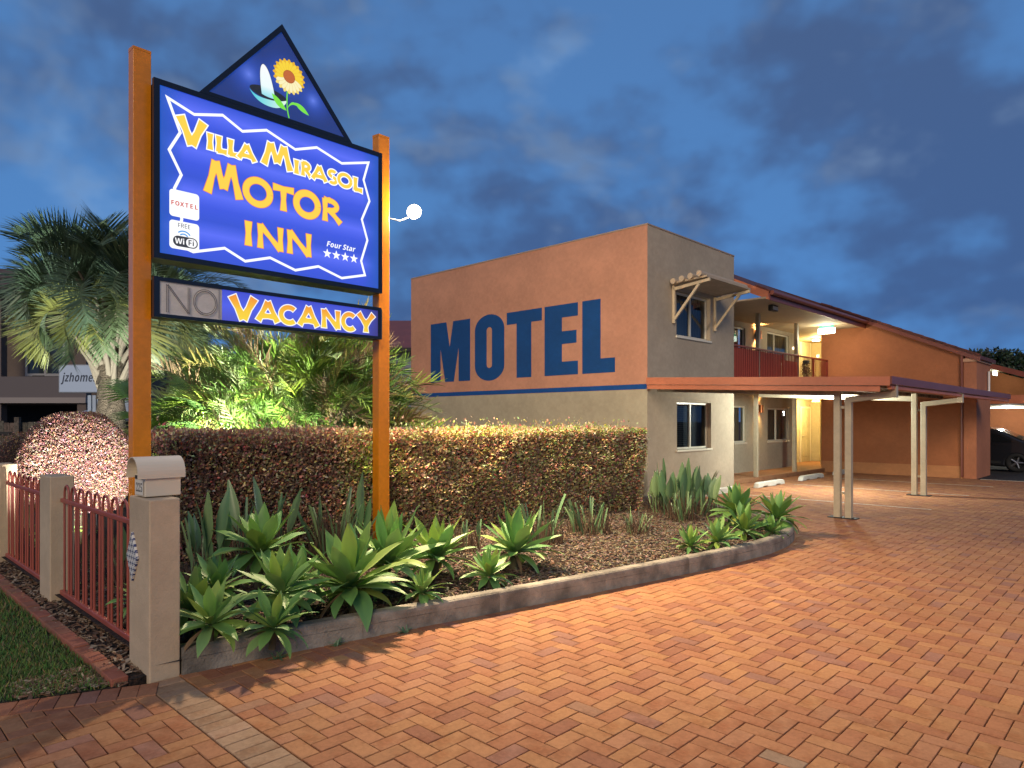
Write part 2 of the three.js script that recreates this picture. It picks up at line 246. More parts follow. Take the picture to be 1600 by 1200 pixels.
{
  const kerb = structure('kerb');
  const all = kerbCurve.getSpacedPoints(280), N = 10, per = 28;
  for (let k = 0; k < N; k++) {
    const seg = all.slice(k * per, k * per + per + 1).map((p, i, l) => { const q = p.clone(); if (i === l.length - 1 && k < N - 1) q.lerp(l[i - 1], 0.06); return q; });
    for (const q of seg) { q.x += fbm(q.x * 3, q.z * 3, 1, 2) * 0.012; q.z += fbm(q.x * 3, q.z * 3, 7, 2) * 0.012; }
    part('kerb_block' + (k ? '_' + String(k).padStart(3, '0') : ''), sweep(seg, [[0, -0.05], [0.004, 0.145], [0.012, 0.168], [0.03, 0.18], [0.13, 0.18], [0.15, 0.165], [0.155, 0.0]], k * 1.05), M.concrete, kerb);
  }
  // bed of soil and bark
  const bed = structure('garden_bed');
  const sh = shapeOf(bedPoly.map(([u, v]) => [u, v])); const g = new THREE.ShapeGeometry(sh); g.rotateX(-Math.PI / 2); g.translate(0, 0.105, 0);
  part('soil', uvm(g), M.soil, bed);
  const chip = new THREE.BoxGeometry(0.045, 0.005, 0.012), pos = []; let tries = 0;
  while (pos.length < 34000 && tries++ < 300000) { const u = rr(1.7, 12.4), v = rr(3.9, 9.2); if (v > 8 && rnd() < 0.8) continue; let ok = inside(u, v, bedPoly) && inside(u - 0.1, v - 0.16, bedPoly) && inside(u + 0.12, v - 0.13, bedPoly); if (ok) pos.push([u, v]); }
  const im = new THREE.InstancedMesh(chip, std([1, 1, 1], { roughness: 1 }), pos.length); im.name = 'bark_mulch'; im.userData.kind = 'stuff'; im.castShadow = im.receiveShadow = true;
  const m4 = new THREE.Matrix4(), e = new THREE.Euler(), q = new THREE.Quaternion();
  const cols = [[0.20, 0.125, 0.075], [0.12, 0.07, 0.045], [0.30, 0.22, 0.15], [0.40, 0.31, 0.22], [0.09, 0.055, 0.04], [0.24, 0.12, 0.06], [0.33, 0.26, 0.20]];
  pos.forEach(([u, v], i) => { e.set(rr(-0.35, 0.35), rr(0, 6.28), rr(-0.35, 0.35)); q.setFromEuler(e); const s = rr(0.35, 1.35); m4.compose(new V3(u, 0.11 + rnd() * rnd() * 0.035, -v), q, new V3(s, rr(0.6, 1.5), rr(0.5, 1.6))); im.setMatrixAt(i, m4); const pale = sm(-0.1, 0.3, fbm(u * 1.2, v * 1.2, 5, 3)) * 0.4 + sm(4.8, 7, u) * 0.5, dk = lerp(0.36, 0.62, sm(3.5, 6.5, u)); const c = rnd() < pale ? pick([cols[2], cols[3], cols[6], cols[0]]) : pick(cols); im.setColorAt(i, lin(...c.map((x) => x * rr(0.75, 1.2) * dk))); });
  bed.add(im);
}
{
  const lawn = structure('lawn');
  const poly = [[1.46, 4.93], [EDGE1[0], EDGE1[1]], [-12, 11], [-12, 40], [1.46, 40]];
  const g = new THREE.ShapeGeometry(shapeOf(poly)); g.rotateX(-Math.PI / 2); g.translate(0, 0.004, 0); part('turf_soil', uvm(g), M.turfSoil, lawn);
  const bl = new THREE.BufferGeometry(); bl.setAttribute('position', new THREE.Float32BufferAttribute([-0.0026, 0, 0, 0.0026, 0, 0, -0.0018, 0.022, 0.004, 0.0026, 0, 0, 0.0018, 0.022, 0.004, -0.0018, 0.022, 0.004, -0.0018, 0.022, 0.004, 0.0018, 0.022, 0.004, 0, 0.042, 0.016], 3)); bl.computeVertexNormals();
  const pos = []; let tries = 0;
  while (pos.length < 120000 && tries++ < 900000) { const v = 4.9 + Math.pow(rnd(), 1.3) * 7.5, u = rr(-1.6, 1.46); if (edgeDist(u, v) > -0.01 && v < 7) continue; const d = Math.min(Math.hypot(u - 1.5, v - 4.9), 1.46 - u + 0.25, -edgeDist(u, v) * 1.4 + 0.12); const bare = d < 0.55 ? 0.75 - d * 1.1 : 0; if (rnd() < bare + fbm(u * 2, v * 2, 4, 3) * 0.7) continue; pos.push([u, v]); }
  const im = new THREE.InstancedMesh(bl, std([1, 1, 1], { roughness: 0.7, side: THREE.DoubleSide }), pos.length); im.name = 'grass'; im.userData.kind = 'stuff'; im.castShadow = im.receiveShadow = true;
  const m4 = new THREE.Matrix4(), e = new THREE.Euler(), q = new THREE.Quaternion();
  pos.forEach(([u, v], i) => { e.set(rr(-0.7, 0.7), rr(0, 6.28), rr(-0.5, 0.5)); q.setFromEuler(e); const s = rr(0.6, 1.3); m4.compose(new V3(u, 0.003, -v), q, new V3(s * 1.2, s, s)); im.setMatrixAt(i, m4); const dry = rnd() < 0.16 + Math.max(0, fbm(u * 1.6, v * 1.6, 9, 3)) * 0.5; const c = dry ? [0.24, 0.19, 0.08] : [0.075, 0.15, 0.028]; im.setColorAt(i, lin(...c.map((x) => x * rr(0.6, 1.4)))); });
  lawn.add(im);
  part('fence_bed', box(1.48, 1.83, -0.05, 0.035, 4.95, 12), M.soil, lawn);
  { const im = new THREE.InstancedMesh(new THREE.BoxGeometry(0.05, 0.004, 0.016), std([1, 1, 1], { roughness: 1 }), 2600); im.name = 'leaf_litter'; im.userData.kind = 'stuff'; const m4 = new THREE.Matrix4(), e = new THREE.Euler(), q = new THREE.Quaternion(); for (let i = 0; i < 2600; i++) { const far = i > 1900, v = far ? rr(4.95, 5.5) : rr(5, 11), u = far ? 1.45 - Math.pow(rnd(), 1.5) * 0.55 : rr(1.44, 1.82); if (far && edgeDist(u, v) > -0.02) continue; q.setFromEuler(e.set(rr(-0.4, 0.4), rr(0, 6.28), rr(-0.4, 0.4))); const s = rr(0.4, 1.2); m4.compose(new V3(u, (far ? 0.012 : 0.042) + rnd() * 0.012, -v), q, new V3(s, 1, s * rr(0.5, 1.5))); im.setMatrixAt(i, m4); im.setColorAt(i, lin(...pick([[0.2, 0.13, 0.08], [0.1, 0.06, 0.04], [0.32, 0.25, 0.18], [0.16, 0.08, 0.045]]))); } lawn.add(im); }
  // brick edging under the fence
  for (let k = 0; k < 30; k++) part('brick', box(1.38, 1.485, -0.05, 0.055 + rr(-0.006, 0.006), 4.98 + k * 0.226, 4.98 + k * 0.226 + 0.22, 0.008), std([0.34 * rr(0.8, 1.1), 0.12, 0.07], { map: T.brick, roughness: 0.9 }), lawn).name = k ? 'brick_' + String(k).padStart(3, '0') : 'brick';
}


// ------------------------------------------------------------------ motel
const UB = 12.58, UC = 16.61, VW = 8.14, VB = 16.4, HP = 5.95;
const motel = thing('motel_building', 'two-storey motel with salmon gable wall lettered MOTEL, recessed balconies and orange wing', 'motel', [UB, 0, VW]);
function windowV(t, u0, u1, y0, y1, v, { mull = 0.5, reveal = 0.1, blind = 'dark', sill = true, frame = M.winFrame } = {}) {
  const w = sub('window', t), f = 0.05, d0 = v + reveal, d1 = d0 + 0.05, um = lerp(u0, u1, mull);
  part('frame', merge([box(u0, u1, y0, y0 + f, d0, d1, 0.006), box(u0, u1, y1 - f, y1, d0, d1, 0.006), box(u0, u0 + f, y0 + f, y1 - f, d0, d1, 0.006), box(u1 - f, u1, y0 + f, y1 - f, d0, d1, 0.006), box(um - 0.03, um + 0.03, y0 + f, y1 - f, d0 - 0.004, d1 - 0.002, 0.006)]), frame, w);
  for (const [a, b] of [[u0 + f, um - 0.03], [um + 0.03, u1 - f]]) { const g = new THREE.PlaneGeometry(b - a, y1 - y0 - 2 * f); g.translate((a + b) / 2, (y0 + y1) / 2, -(d0 + 0.03)); part('pane', g, M.pane, w); }
  if (sill) part('sill', box(u0 - 0.03, u1 + 0.03, y0 - 0.05, y0, v - 0.03, d0, 0.008), frame, w);
  if (blind === 'slats') { const l = []; for (let y = y0 + 0.06; y < y1 - 0.05; y += 0.045) { const g = box(u0 + 0.04, um, y, y + 0.004, d1 + 0.04, d1 + 0.075); l.push(g); } part('blind', merge(l), std([0.16, 0.16, 0.16]), w); }
  const folds = []; const n = 26; for (let k = 0; k < n; k++) { const a = lerp(blind === 'slats' ? um : u0, u1, k / n), b = lerp(blind === 'slats' ? um : u0, u1, (k + 1) / n); folds.push(box(a, b, y0 - 0.05, y1 + 0.02, d1 + 0.12 + (k % 2) * 0.02, d1 + 0.14 + (k % 2) * 0.02)); }
  part('curtain', merge(folds), std(blind === 'pale' ? [0.24, 0.20, 0.14] : [0.07, 0.075, 0.085]), w);
  part('room_back', box(u0 - 0.1, u1 + 0.1, y0 - 0.1, y1 + 0.1, d1 + 0.3, d1 + 0.32), M.dark, w);
  return w;
}
{
  const t = motel;
  part('lower_wall', wallU(rect(VW, VB, 0, 2.41), UB, 0.2), M.beige, t);
  part('upper_wall', wallU(rect(VW, VB, 2.41, HP), UB, 0.2), M.salmon, t);
  part('painted_stripe', box(UB - 0.004, UB + 0.002, 2.415, 2.525, VW + 0.002, VB), M.blue, t);
  part('parapet_cap', box(UB - 0.012, UC + 0.012, HP, HP + 0.035, VW - 0.012, VB + 0.01, 0.006), std([0.33, 0.24, 0.18], { roughness: 0.7 }), t);
  const W1 = [13.78, 15.36, 3.67, 4.70], W2 = [13.80, 15.40, 1.06, 2.16];
  part('side_wall', wallV(rect(UB + 0.2, UC, 0, HP), VW + 0.002, 0.2, [W1, W2]), M.beigeSide, t);
  part('corner_quoin', box(UB + 0.004, UB + 0.2, 0, HP, VW - 0.001, VW + 0.05), M.beigeSide, t);
  part('rear_wall', box(UC - 0.2, UC, 0, HP, VW + 0.21, VB), M.beige, t);
  part('north_wall', box(UB + 0.2, UC - 0.2, 0, HP, VB - 0.2, VB), M.beige, t);
  part('roof_slab', box(UB + 0.2, UC - 0.2, HP - 0.35, HP - 0.2, VW + 0.21, VB - 0.2), M.dark, t);
  part('floor_slab', box(UB + 0.21, UC - 0.21, 2.5, 2.7, VW + 0.5, VB - 0.2), M.dark, t);
  windowV(t, ...W1, VW, { blind: 'dark' });
  windowV(t, ...W2, VW, { blind: 'slats', mull: 0.48 });
  // painted letters, a few millimetres of paint
  const put = (pts, hole, v0, v1) => { const sx = v1 - v0, y0 = 2.82, h = 1.69, f = ([x, y]) => [v0 + x * sx, y0 + y * h]; const s = shapeOf(pts.map(f)); if (hole) s.holes.push(new THREE.Path(hole.map(f).map(([x, y]) => new THREE.Vector2(x, y)))); const g = new THREE.ExtrudeGeometry(s, { depth: 0.006, bevelEnabled: false }); g.applyMatrix4(toU(UB - 0.004)); part('letter', uvm(g), M.blueLetter, t); };
  put([[0, 0], [0, 1], [0.41, 1], [0.495, 0.58], [0.585, 1], [1, 1], [1, 0], [0.72, 0], [0.72, 0.56], [0.6, 0], [0.38, 0], [0.26, 0.56], [0.26, 0]], null, 15.47, 13.78);
  const oval = (x0, x1, y0, y1, ry, k = 20) => { const l = [], cx = (x0 + x1) / 2, rx = (x1 - x0) / 2; for (let i = 0; i <= k; i++) { const a = (i / k) * Math.PI; l.push([cx + rx * Math.cos(a), y1 - ry + ry * Math.sin(a)]); } for (let i = 0; i <= k; i++) { const a = Math.PI + (i / k) * Math.PI; l.push([cx + rx * Math.cos(a), y0 + ry + ry * Math.sin(a)]); } return l; };
  put(oval(0, 1, -0.02, 1.02, 0.24), oval(0.41, 0.59, 0.18, 0.82, 0.05), 13.59, 12.47);
  put([[0.29, 0], [0.29, 0.815], [0, 0.815], [0, 1], [1, 1], [1, 0.815], [0.71, 0.815], [0.71, 0]], null, 12.38, 11.17);
  put([[0, 0], [0, 1], [1, 1], [1, 0.815], [0.53, 0.815], [0.53, 0.62], [0.96, 0.62], [0.96, 0.44], [0.53, 0.44], [0.53, 0.19], [1, 0.19], [1, 0]], null, 11.08, 10.04);
  put([[0, 0], [0, 1], [0.57, 1], [0.57, 0.195], [1, 0.195], [1, 0]], null, 9.91, 8.985);

  // recessed walkway and balcony
  const VR = 9.6, UD = 24, FL = 0.12;
  const up = [[18.9, 20.35, 3.3, 4.6], [21.95, 23.72, 3.65, 4.66]], lo = [[19.0, 20.4, 1.05, 2.18], [21.98, 23.68, 1.04, 2.14]];
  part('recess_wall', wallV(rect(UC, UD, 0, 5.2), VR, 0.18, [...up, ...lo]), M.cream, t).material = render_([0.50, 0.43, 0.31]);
  windowV(t, ...up[0], VR, { blind: 'dark', reveal: 0.05, mull: 0.4 }); windowV(t, ...up[1], VR, { blind: 'pale', reveal: 0.05, mull: 0.36 });
  windowV(t, ...lo[0], VR, { blind: 'pale', reveal: 0.05, mull: 0.4 }); windowV(t, ...lo[1], VR, { blind: 'pale', reveal: 0.05, mull: 0.45 });
  // entry bay with the yellow-lit doors
  part('return_wall', box(UD, UD + 0.18, 0, 5.2, VR + 0.0, 10.6), M.cream, t);
  part('entry_wall', wallV(rect(UD + 0.18, 29.2, 0, 5.2), 10.4, 0.2), M.cream, t);
  part('end_wall', box(27.7, 27.9, 0, 5.2, 9.78, 10.4), M.beige, t);
  part('end_wall', box(29.0, 29.2, 0, 5.2, 8.2, 10.39), M.orange, t);
  for (const y0 of [FL, 2.72]) {
    const d = sub('door', t), u0 = 26.72, u1 = 27.6;
    part('leaf', box(u0, u1, y0, y0 + 2.08, 10.34, 10.385, 0.006), M.cream, d);
    const mo = []; for (const [a, b] of [[0.12, 0.42], [0.5, 0.8]]) for (const [c, e] of [[0.2, 0.85], [0.98, 1.25], [1.38, 1.95]]) mo.push(box(u0 + a * 0.92, u0 + b * 0.95, y0 + c, y0 + e, 10.328, 10.345, 0.01));
    part('panel_moulding', merge(mo), M.cream, d);
    part('frame', merge([box(u0 - 0.07, u0, y0, y0 + 2.15, 10.33, 10.39), box(u1, u1 + 0.07, y0, y0 + 2.15, 10.33, 10.39), box(u0, u1, y0 + 2.08, y0 + 2.15, 10.33, 10.39)]), M.winFrame, d);
    const k = new THREE.SphereGeometry(0.03, 10, 8); k.translate(u0 + 0.08, y0 + 1, -10.3); part('handle', k, M.steel, d);
  }
  part('walkway_slab', box(UC, 29, 0, FL, 8.5, 10.4, 0.01), std([0.36, 0.17, 0.08], { map: rep(T.brick, 0.6), roughness: 0.8 }), t);
  part('balcony_slab', box(UC, 29, 2.52, 2.72, 8.36, 10.4), M.beige, t);
  part('soffit', box(UC, 29, 4.78, 4.82, 7.3, 10.4), M.soffit, t);
  for (const u of [18.85, 21.6]) { part('post', box(u - 0.055, u + 0.055, FL, 2.52, 8.52, 8.63, 0.008), M.postCream, t); part('post', box(u - 0.055, u + 0.055, 2.72, 4.78, 8.46, 8.57, 0.008), M.postCream, t); }
  // balustrade
  const ra = sub('balustrade', t), vR = 8.42;
  part('top_rail', box(UC, 24, 3.72, 3.77, vR - 0.025, vR + 0.025, 0.008), M.rail, ra); part('bottom_rail', box(UC, 24, 2.8, 2.84, vR - 0.02, vR + 0.02, 0.006), M.rail, ra);
  for (let u = UC + 0.12; u < 24; u += 0.115) part('baluster', box(u - 0.008, u + 0.008, 2.84, 3.72, vR - 0.008, vR + 0.008), M.rail, ra);
  for (const u of [20.35, 22.75, 23.95]) part('rail_post', box(u - 0.03, u + 0.03, 2.72, 3.74, vR - 0.03, vR + 0.03), M.rail, ra);
  part('infill_panel', box(17.0, 18.78, 2.86, 3.70, vR + 0.03, vR + 0.045), M.railPanel, ra); part('infill_panel', box(18.92, 20.3, 2.86, 3.70, vR + 0.03, vR + 0.045), M.railPanel, ra); part('infill_panel', box(20.42, 21.5, 2.86, 3.55, vR + 0.03, vR + 0.045), M.railPanel, ra);

  // roof over the balcony: rake, eaves fascia, pitched slab and tiles along the edges
  const S = 0.49, VE = 7.24, YE = 4.93, yAt = (v) => YE + (v - VE) * S;
  part('roof_slab', wallU([[VE, YE - 0.06], [VE, YE + 0.02], [11.7, yAt(11.7) + 0.02], [11.7, yAt(11.7) - 0.12], [8.2, yAt(8.2) - 0.12]], UC + 0.04, 7.35), M.tileRoof, t);
  part('rake_board', wallU([[VE, YE - 0.19], [VE, YE + 0.015], [VW, yAt(VW) + 0.015], [VW, yAt(VW) - 0.21]], UC + 0.005, 0.03), M.fasciaOrange, t);
  part('eaves_fascia', box(UC + 0.036, UD - 0.002, 4.73, 4.90, VE - 0.03, VE, 0.004), M.fascia, t);
  const gut = new THREE.CylinderGeometry(0.055, 0.055, UD - UC - 0.05, 10, 1, false); gut.rotateZ(Math.PI / 2); gut.translate((UC + UD) / 2, 4.905, -(VE - 0.085)); part('gutter', gut, M.fascia, t);
for (let u = UC + 0.13; u < UD; u += 0.2) part('roof_tile', bar([u, yAt(VE - 0.03) + 0.035, VE - 0.03], [u, yAt(VE + 0.36) + 0.045, VE + 0.36], 0.185, 0.05), M.tileRoof, t);
  // orange wing: gable wall that follows the roof down
  const VO = 4.18, UE = 26.05;
  const yT = (v) => 5.02 + (v - 7.24) * 0.455;
  part('wing_wall', wallU([[VO + 0.33, 0], [VO + 0.33, yT(VO + 0.33) - 0.04], [8.62, yT(8.62) - 0.04], [8.62, 0]], UD, 0.2), M.orange, t);
  part('wing_skirting', box(UD - 0.022, UD + 0.01, 0, 0.36, VO + 0.36, 8.62, 0.006), render_([0.55, 0.235, 0.095]), t);
  part('wing_pilaster', box(UD - 0.035, UE, 0, yT(VO) - 0.06, VO, VO + 0.33, 0.01), M.orangePale, t);
  part('downpipe', box(UD - 0.09, UD - 0.03, 0.05, yT(VO + 0.4) - 0.1, VO + 0.335, VO + 0.395, 0.015), M.fascia, t);
  part('pilaster_cap', box(UD - 0.06, UE + 0.03, yT(VO) - 0.16, yT(VO) - 0.055, VO - 0.04, VO + 0.36, 0.01), std([0.55, 0.30, 0.17]), t);
  part('wing_roof', wallU([[VO - 0.1, yT(VO - 0.1) - 0.05], [VO - 0.1, yT(VO - 0.1) + 0.06], [11.7, yT(11.7) + 0.06], [11.7, yT(11.7) - 0.05]], UD - 0.06, 2.4), M.tileRoof, t);
  part('barge_board', wallU([[VO - 0.1, yT(VO - 0.1) - 0.12], [VO - 0.1, yT(VO - 0.1) + 0.03], [8.6, yT(8.6) + 0.03], [8.6, yT(8.6) - 0.12]], UD - 0.095, 0.03), M.fascia, t);
for (let v = VO - 0.1; v < 8.5; v += 0.3) part('roof_tile', bar([UD - 0.03, yT(v) + 0.07, v], [UD - 0.03, yT(v + 0.31) + 0.055, v + 0.31], 0.2, 0.06), M.tileRoof, t);
  part('wing_side_wall', box(UE - 0.2, UE, 0, 3.4, VO + 0.34, 8.6), M.orange, t);
  const pipe = tube([[UE - 0.55, 3.25, VO - 0.05], [UE - 0.55, 2.62, VO - 0.05], [UE - 0.72, 2.62, VO - 0.05]], 0.035, 8, 8, false); part('vent_pipe', pipe, M.white, t);

  // rolled-tile awning over the upper window
  const aw = sub('window_awning', t);
  const A0 = 13.62, A1 = 15.55, vF = VW - 0.86, yW = 4.80, yF = 4.84;
  const timber = std([0.62, 0.50, 0.33], { roughness: 0.7, map: rep(T.mottle, 2) });
  for (const u of [A0, A1]) {
    part('bracket', merge([bar([u, 3.93, VW - 0.03], [u, 4.78, VW - 0.03], 0.06, 0.06), bar([u, 4.70, VW - 0.03], [u, 4.80, vF - 0.06], 0.06, 0.07), bar([u, 4.02, VW - 0.05], [u, 4.74, vF + 0.2], 0.055, 0.06)]), timber, aw);
  }
  const rollMat = std([0.55, 0.43, 0.30], { roughness: 0.8, map: rep(T.mottle, 1.5) });
  for (let k = 0; k < 4; k++) { const v = lerp(VW - 0.1, vF + 0.12, k / 3), y = lerp(yW + 0.05, yF + 0.09, k / 3); const g = new THREE.CylinderGeometry(0.065, 0.065, A1 - A0 + 0.3, 14); g.rotateZ(Math.PI / 2); g.translate((A0 + A1) / 2 - 0.02, y, -v); part('roll', g, rollMat, aw); }
  const pan = [[VW - 0.02, yW - 0.0], [VW - 0.02, yW + 0.04], [vF - 0.02, yF + 0.05], [vF - 0.02, yF + 0.01]]; part('sheet', wallU(pan, A0 - 0.08, A1 - A0 + 0.2), rollMat, aw);
}
// lights on the motel
const WARM = [1, 0.62, 0.22];
function wallLamp(u, y, v, label) {
  const t = thing('wall_lamp', label, 'wall lamp', [u, y, v], 'copper wall lamps beside the walkway');
  const c = new THREE.CylinderGeometry(0.085, 0.085, 0.24, 18, 1, true); c.translate(u, y, -(v - 0.12)); part('lamp_shade', c, std([0.36, 0.11, 0.03], { roughness: 0.3, metalness: 0.7, side: THREE.DoubleSide }), t);
  part('wall_bracket', box(u - 0.045, u + 0.045, y - 0.06, y + 0.06, v - 0.05, v, 0.01), M.black, t);
  bulb(u, y, v - 0.12, 0.04, [1, 0.66, 0.25], 6, t);
  point(u, y, v - 0.12, WARM, 5, 2);
}
wallLamp(21.05, 4.45, 9.6, 'copper up-and-down lamp on the upper balcony wall');
wallLamp(21.2, 2.1, 9.6, 'copper up-and-down lamp on the ground-floor walkway wall');
{
  const t = thing('exit_sign', 'glowing green and white exit sign hanging under the near balcony soffit', 'exit sign', [22.8, 4.78, 8.1]);
  part('housing', box(22.77, 22.83, 4.70, 4.78, 7.8, 8.25, 0.01), std([0.1, 0.35, 0.25], { emissive: lin(0.1, 0.8, 0.5), emissiveIntensity: 0.5 }), t);
  part('light_panel', box(22.775, 22.825, 4.52, 4.70, 7.76, 8.29, 0.01), std([0.6, 0.7, 0.65], { emissive: lin(0.75, 1, 0.9), emissiveIntensity: 3.2 }), t);
  point(22.72, 4.42, 8.0, [1, 0.92, 0.66], 3.6, 6);
}
{ // hidden ceiling fittings over the two doors
  const c = (y, k) => { const t = thing('ceiling_lamp', k ? 'round ceiling lamp over the upper cream door' : 'round ceiling lamp over the ground-floor cream door', 'ceiling lamp', [26.2, y, 9.6]); const g = new THREE.CylinderGeometry(0.11, 0.14, 0.07, 20); g.translate(26.2, y - 0.035, -9.6); part('diffuser', g, std([0.6, 0.6, 0.5], { emissive: lin(1, 0.8, 0.4), emissiveIntensity: 3 }), t); point(26.2, y - 0.14, 9.6, [1, 0.72, 0.27], 13, 4); };
  c(2.5, 0); c(4.77, 1);
  for (const [u, v, l] of [[24.06, 9.55, 'small round bulkhead light left of the upper cream door'], [27.66, 10.05, 'small round bulkhead light right of the upper cream door']]) { const t = thing('bulkhead_light', l, 'wall light', [u, 4.3, v]); bulb(u - 0.06, 4.25, v, 0.045, [1, 0.85, 0.55], 3, t, 'globe'); part('back_plate', box(u - 0.03, u, 4.18, 4.33, v - 0.06, v + 0.06, 0.01), M.white, t); }
  const f = thing('floodlight', 'small black unlit floodlight under the balcony eaves', 'floodlight', [17.77, 4.75, 7.6]);
  const h = box(17.6, 17.95, 4.62, 4.78, 7.55, 7.68, 0.02); part('housing', h, M.black, f); part('lens', box(17.63, 17.92, 4.645, 4.735, 7.538, 7.55, 0.004), std([0.55, 0.56, 0.55], { roughness: 0.1 }), f);
  const w = thing('hanging_plant', 'dry brown fern hanging on the balcony rail beside the second post', 'plant', [21.9, 3.3, 8.3]); const l = []; for (let k = 0; k < 260; k++) { const a = rr(0, 6.28), r = Math.sqrt(rnd()) * 0.2, y = 3.58 - rnd() * 0.7; l.push(rod(new V3(21.9 + Math.cos(a) * r * 0.3, y + 0.05, -8.33 + Math.sin(a) * r * 0.3), new V3(21.9 + Math.cos(a) * r, y - rr(0, 0.15), -8.33 + Math.sin(a) * r), 0.008, 0.002, 3)); } part('fronds', merge(l), std([0.12, 0.06, 0.035]), w); part('basket', box(21.82, 21.98, 3.52, 3.62, 8.25, 8.41, 0.02), M.dark, w);
}
// ------------------------------------------------------------------ carport
{
  const t = thing('carport', 'flat cantilevered carport with orange fascia and paired cream posts', 'carport', [12.5, 0, 5.8]);
  const V0 = 3.4, V1 = 8.1, U1 = 23.9, y0 = 2.47, y1 = 2.655, yy = (v) => lerp(y0, y1, (v - V0) / (V1 - V0));
  part('roof_sheet', wallU([[V0, yy(V0) - 0.06], [V0, yy(V0) - 0.02], [V1, yy(V1) - 0.02], [V1, yy(V1) - 0.06]], 12.53, U1 - 12.53), std([0.30, 0.29, 0.27], { roughness: 0.5, metalness: 0.3 }), t);
  part('front_fascia', wallU([[V0 - 0.02, yy(V0) - 0.15], [V0 - 0.02, yy(V0)], [V1, yy(V1)], [V1, yy(V1) - 0.15]], 12.47, 0.03), M.fasciaOrange, t);
  part('front_fascia_lower', wallU([[V0 + 0.14, yy(V0) - 0.245], [V0 + 0.14, yy(V0) - 0.153], [V1, yy(V1) - 0.153], [V1, yy(V1) - 0.245]], 12.50, 0.03), M.fasciaOrange, t);
  part('side_fascia', box(12.475, U1, y0 - 0.13, y0 + 0.005, V0 - 0.05, V0 - 0.02, 0.003), M.fascia, t);
  part('side_gutter', box(12.6, U1, y0 - 0.215, y0 - 0.135, V0 - 0.012, V0 + 0.06, 0.02), M.fasciaOrange, t);
  for (let v = V0 + 0.5; v < V1; v += 1.15) part('purlin', box(12.54, U1, yy(v) - 0.15, yy(v) - 0.07, v - 0.03, v + 0.03), M.concrete, t);
  for (let k = 0; k < 38; k++) { const u = 12.7 + k * 0.295; part('corrugation', wallU([[V0, yy(V0) - 0.075], [V0, yy(V0) - 0.06], [V1, yy(V1) - 0.06], [V1, yy(V1) - 0.075]], u, 0.05), std([0.26, 0.25, 0.23], { roughness: 0.5 }), t); }
  for (const u of [12.86, 17.9]) {
    part('post', box(u - 0.055, u + 0.055, 0, 2.36, 4.28, 4.39, 0.008), M.postCream, t);
    part('post', box(u - 0.055, u + 0.055, 0, 2.105, 4.09, 4.2, 0.008), M.postCream, t);
    part('base_plate', box(u - 0.11, u + 0.11, 0.001, 0.016, 4.0, 4.48, 0.003), M.dark, t);
    for (const y of [0.42, 1.95]) part('cross_bar', box(u - 0.02, u + 0.02, y, y + 0.05, 4.2, 4.28), M.postCream, t);
    part('arm', bar([u, 2.10, 4.2], [u, 2.19, 3.44], 0.108, 0.11), M.postCream, t);
    part('arm', bar([u, 2.24, 4.39], [u, 2.42, 8.05], 0.09, 0.12), M.postCream, t);
    part('arm_end', box(u - 0.056, u + 0.056, 2.13, y0 - 0.09, 3.37, 3.47, 0.006), M.postCream, t);
  }
  const f = thing('fluorescent_light', 'lit fluorescent tube under the near carport roof', 'tube light', [17.3, 2.38, 6.05]);
  part('batten', box(17.25, 17.37, 2.36, 2.41, 5.85, 6.32, 0.006), M.white, f);
  const g = new THREE.CylinderGeometry(0.024, 0.024, 0.42, 10); g.rotateX(Math.PI / 2); g.translate(17.31, 2.325, -6.08); part('tube', g, std([0.5, 0.5, 0.5], { emissive: lin(0.9, 1, 0.97), emissiveIntensity: 9 }), f);
  point(17.31, 2.325, 6.08, [0.93, 1, 0.90], 48, 5);
  const d = thing('fluorescent_light', 'unlit fluorescent batten under the carport beside the lower window', 'tube light', [14.2, 2.4, 6.6]); part('batten', box(14.15, 14.27, 2.36, 2.42, 6.0, 7.2, 0.006), M.white, d); const g2 = g.clone(); g2.translate(-3.1, 0.02, -0.55); part('tube', g2, std([0.6, 0.6, 0.58]), d);
  const stops = [[15.05, 'concrete wheel stop nearest the paddle-leaved plants'], [17.75, 'concrete wheel stop in front of the first walkway post'], [20.65, 'concrete wheel stop in front of the second walkway post'], [23.4, 'concrete wheel stop half hidden by the front carport posts']];
  for (const [u, l] of stops) {
    const w = thing('wheel_stop', l, 'wheel stop', [u, 0, 7.7], 'concrete wheel stops along the bays');
    const s = new THREE.Shape(); s.moveTo(-0.82, 0.0); s.lineTo(-0.78, 0.09); s.lineTo(-0.7, 0.115); s.lineTo(0.7, 0.115); s.lineTo(0.78, 0.09); s.lineTo(0.82, 0); s.lineTo(0.55, 0); s.lineTo(0.53, 0.03); s.lineTo(0.27, 0.03); s.lineTo(0.25, 0); s.lineTo(-0.25, 0); s.lineTo(-0.27, 0.03); s.lineTo(-0.53, 0.03); s.lineTo(-0.55, 0); s.closePath();
    const b = new THREE.ExtrudeGeometry(s, { depth: 0.08, bevelEnabled: true, bevelSize: 0.012, bevelThickness: 0.03, bevelSegments: 2 }); b.translate(u, 0.012, -7.7 - 0.04); part('block', uvm(b), M.wheelStop, w);
    for (const k of [-0.4, 0.4]) { const c = new THREE.CylinderGeometry(0.018, 0.018, 0.015, 8); c.translate(u + k, 0.143, -7.7); part('bolt', c, M.steel, w); }
  }
}

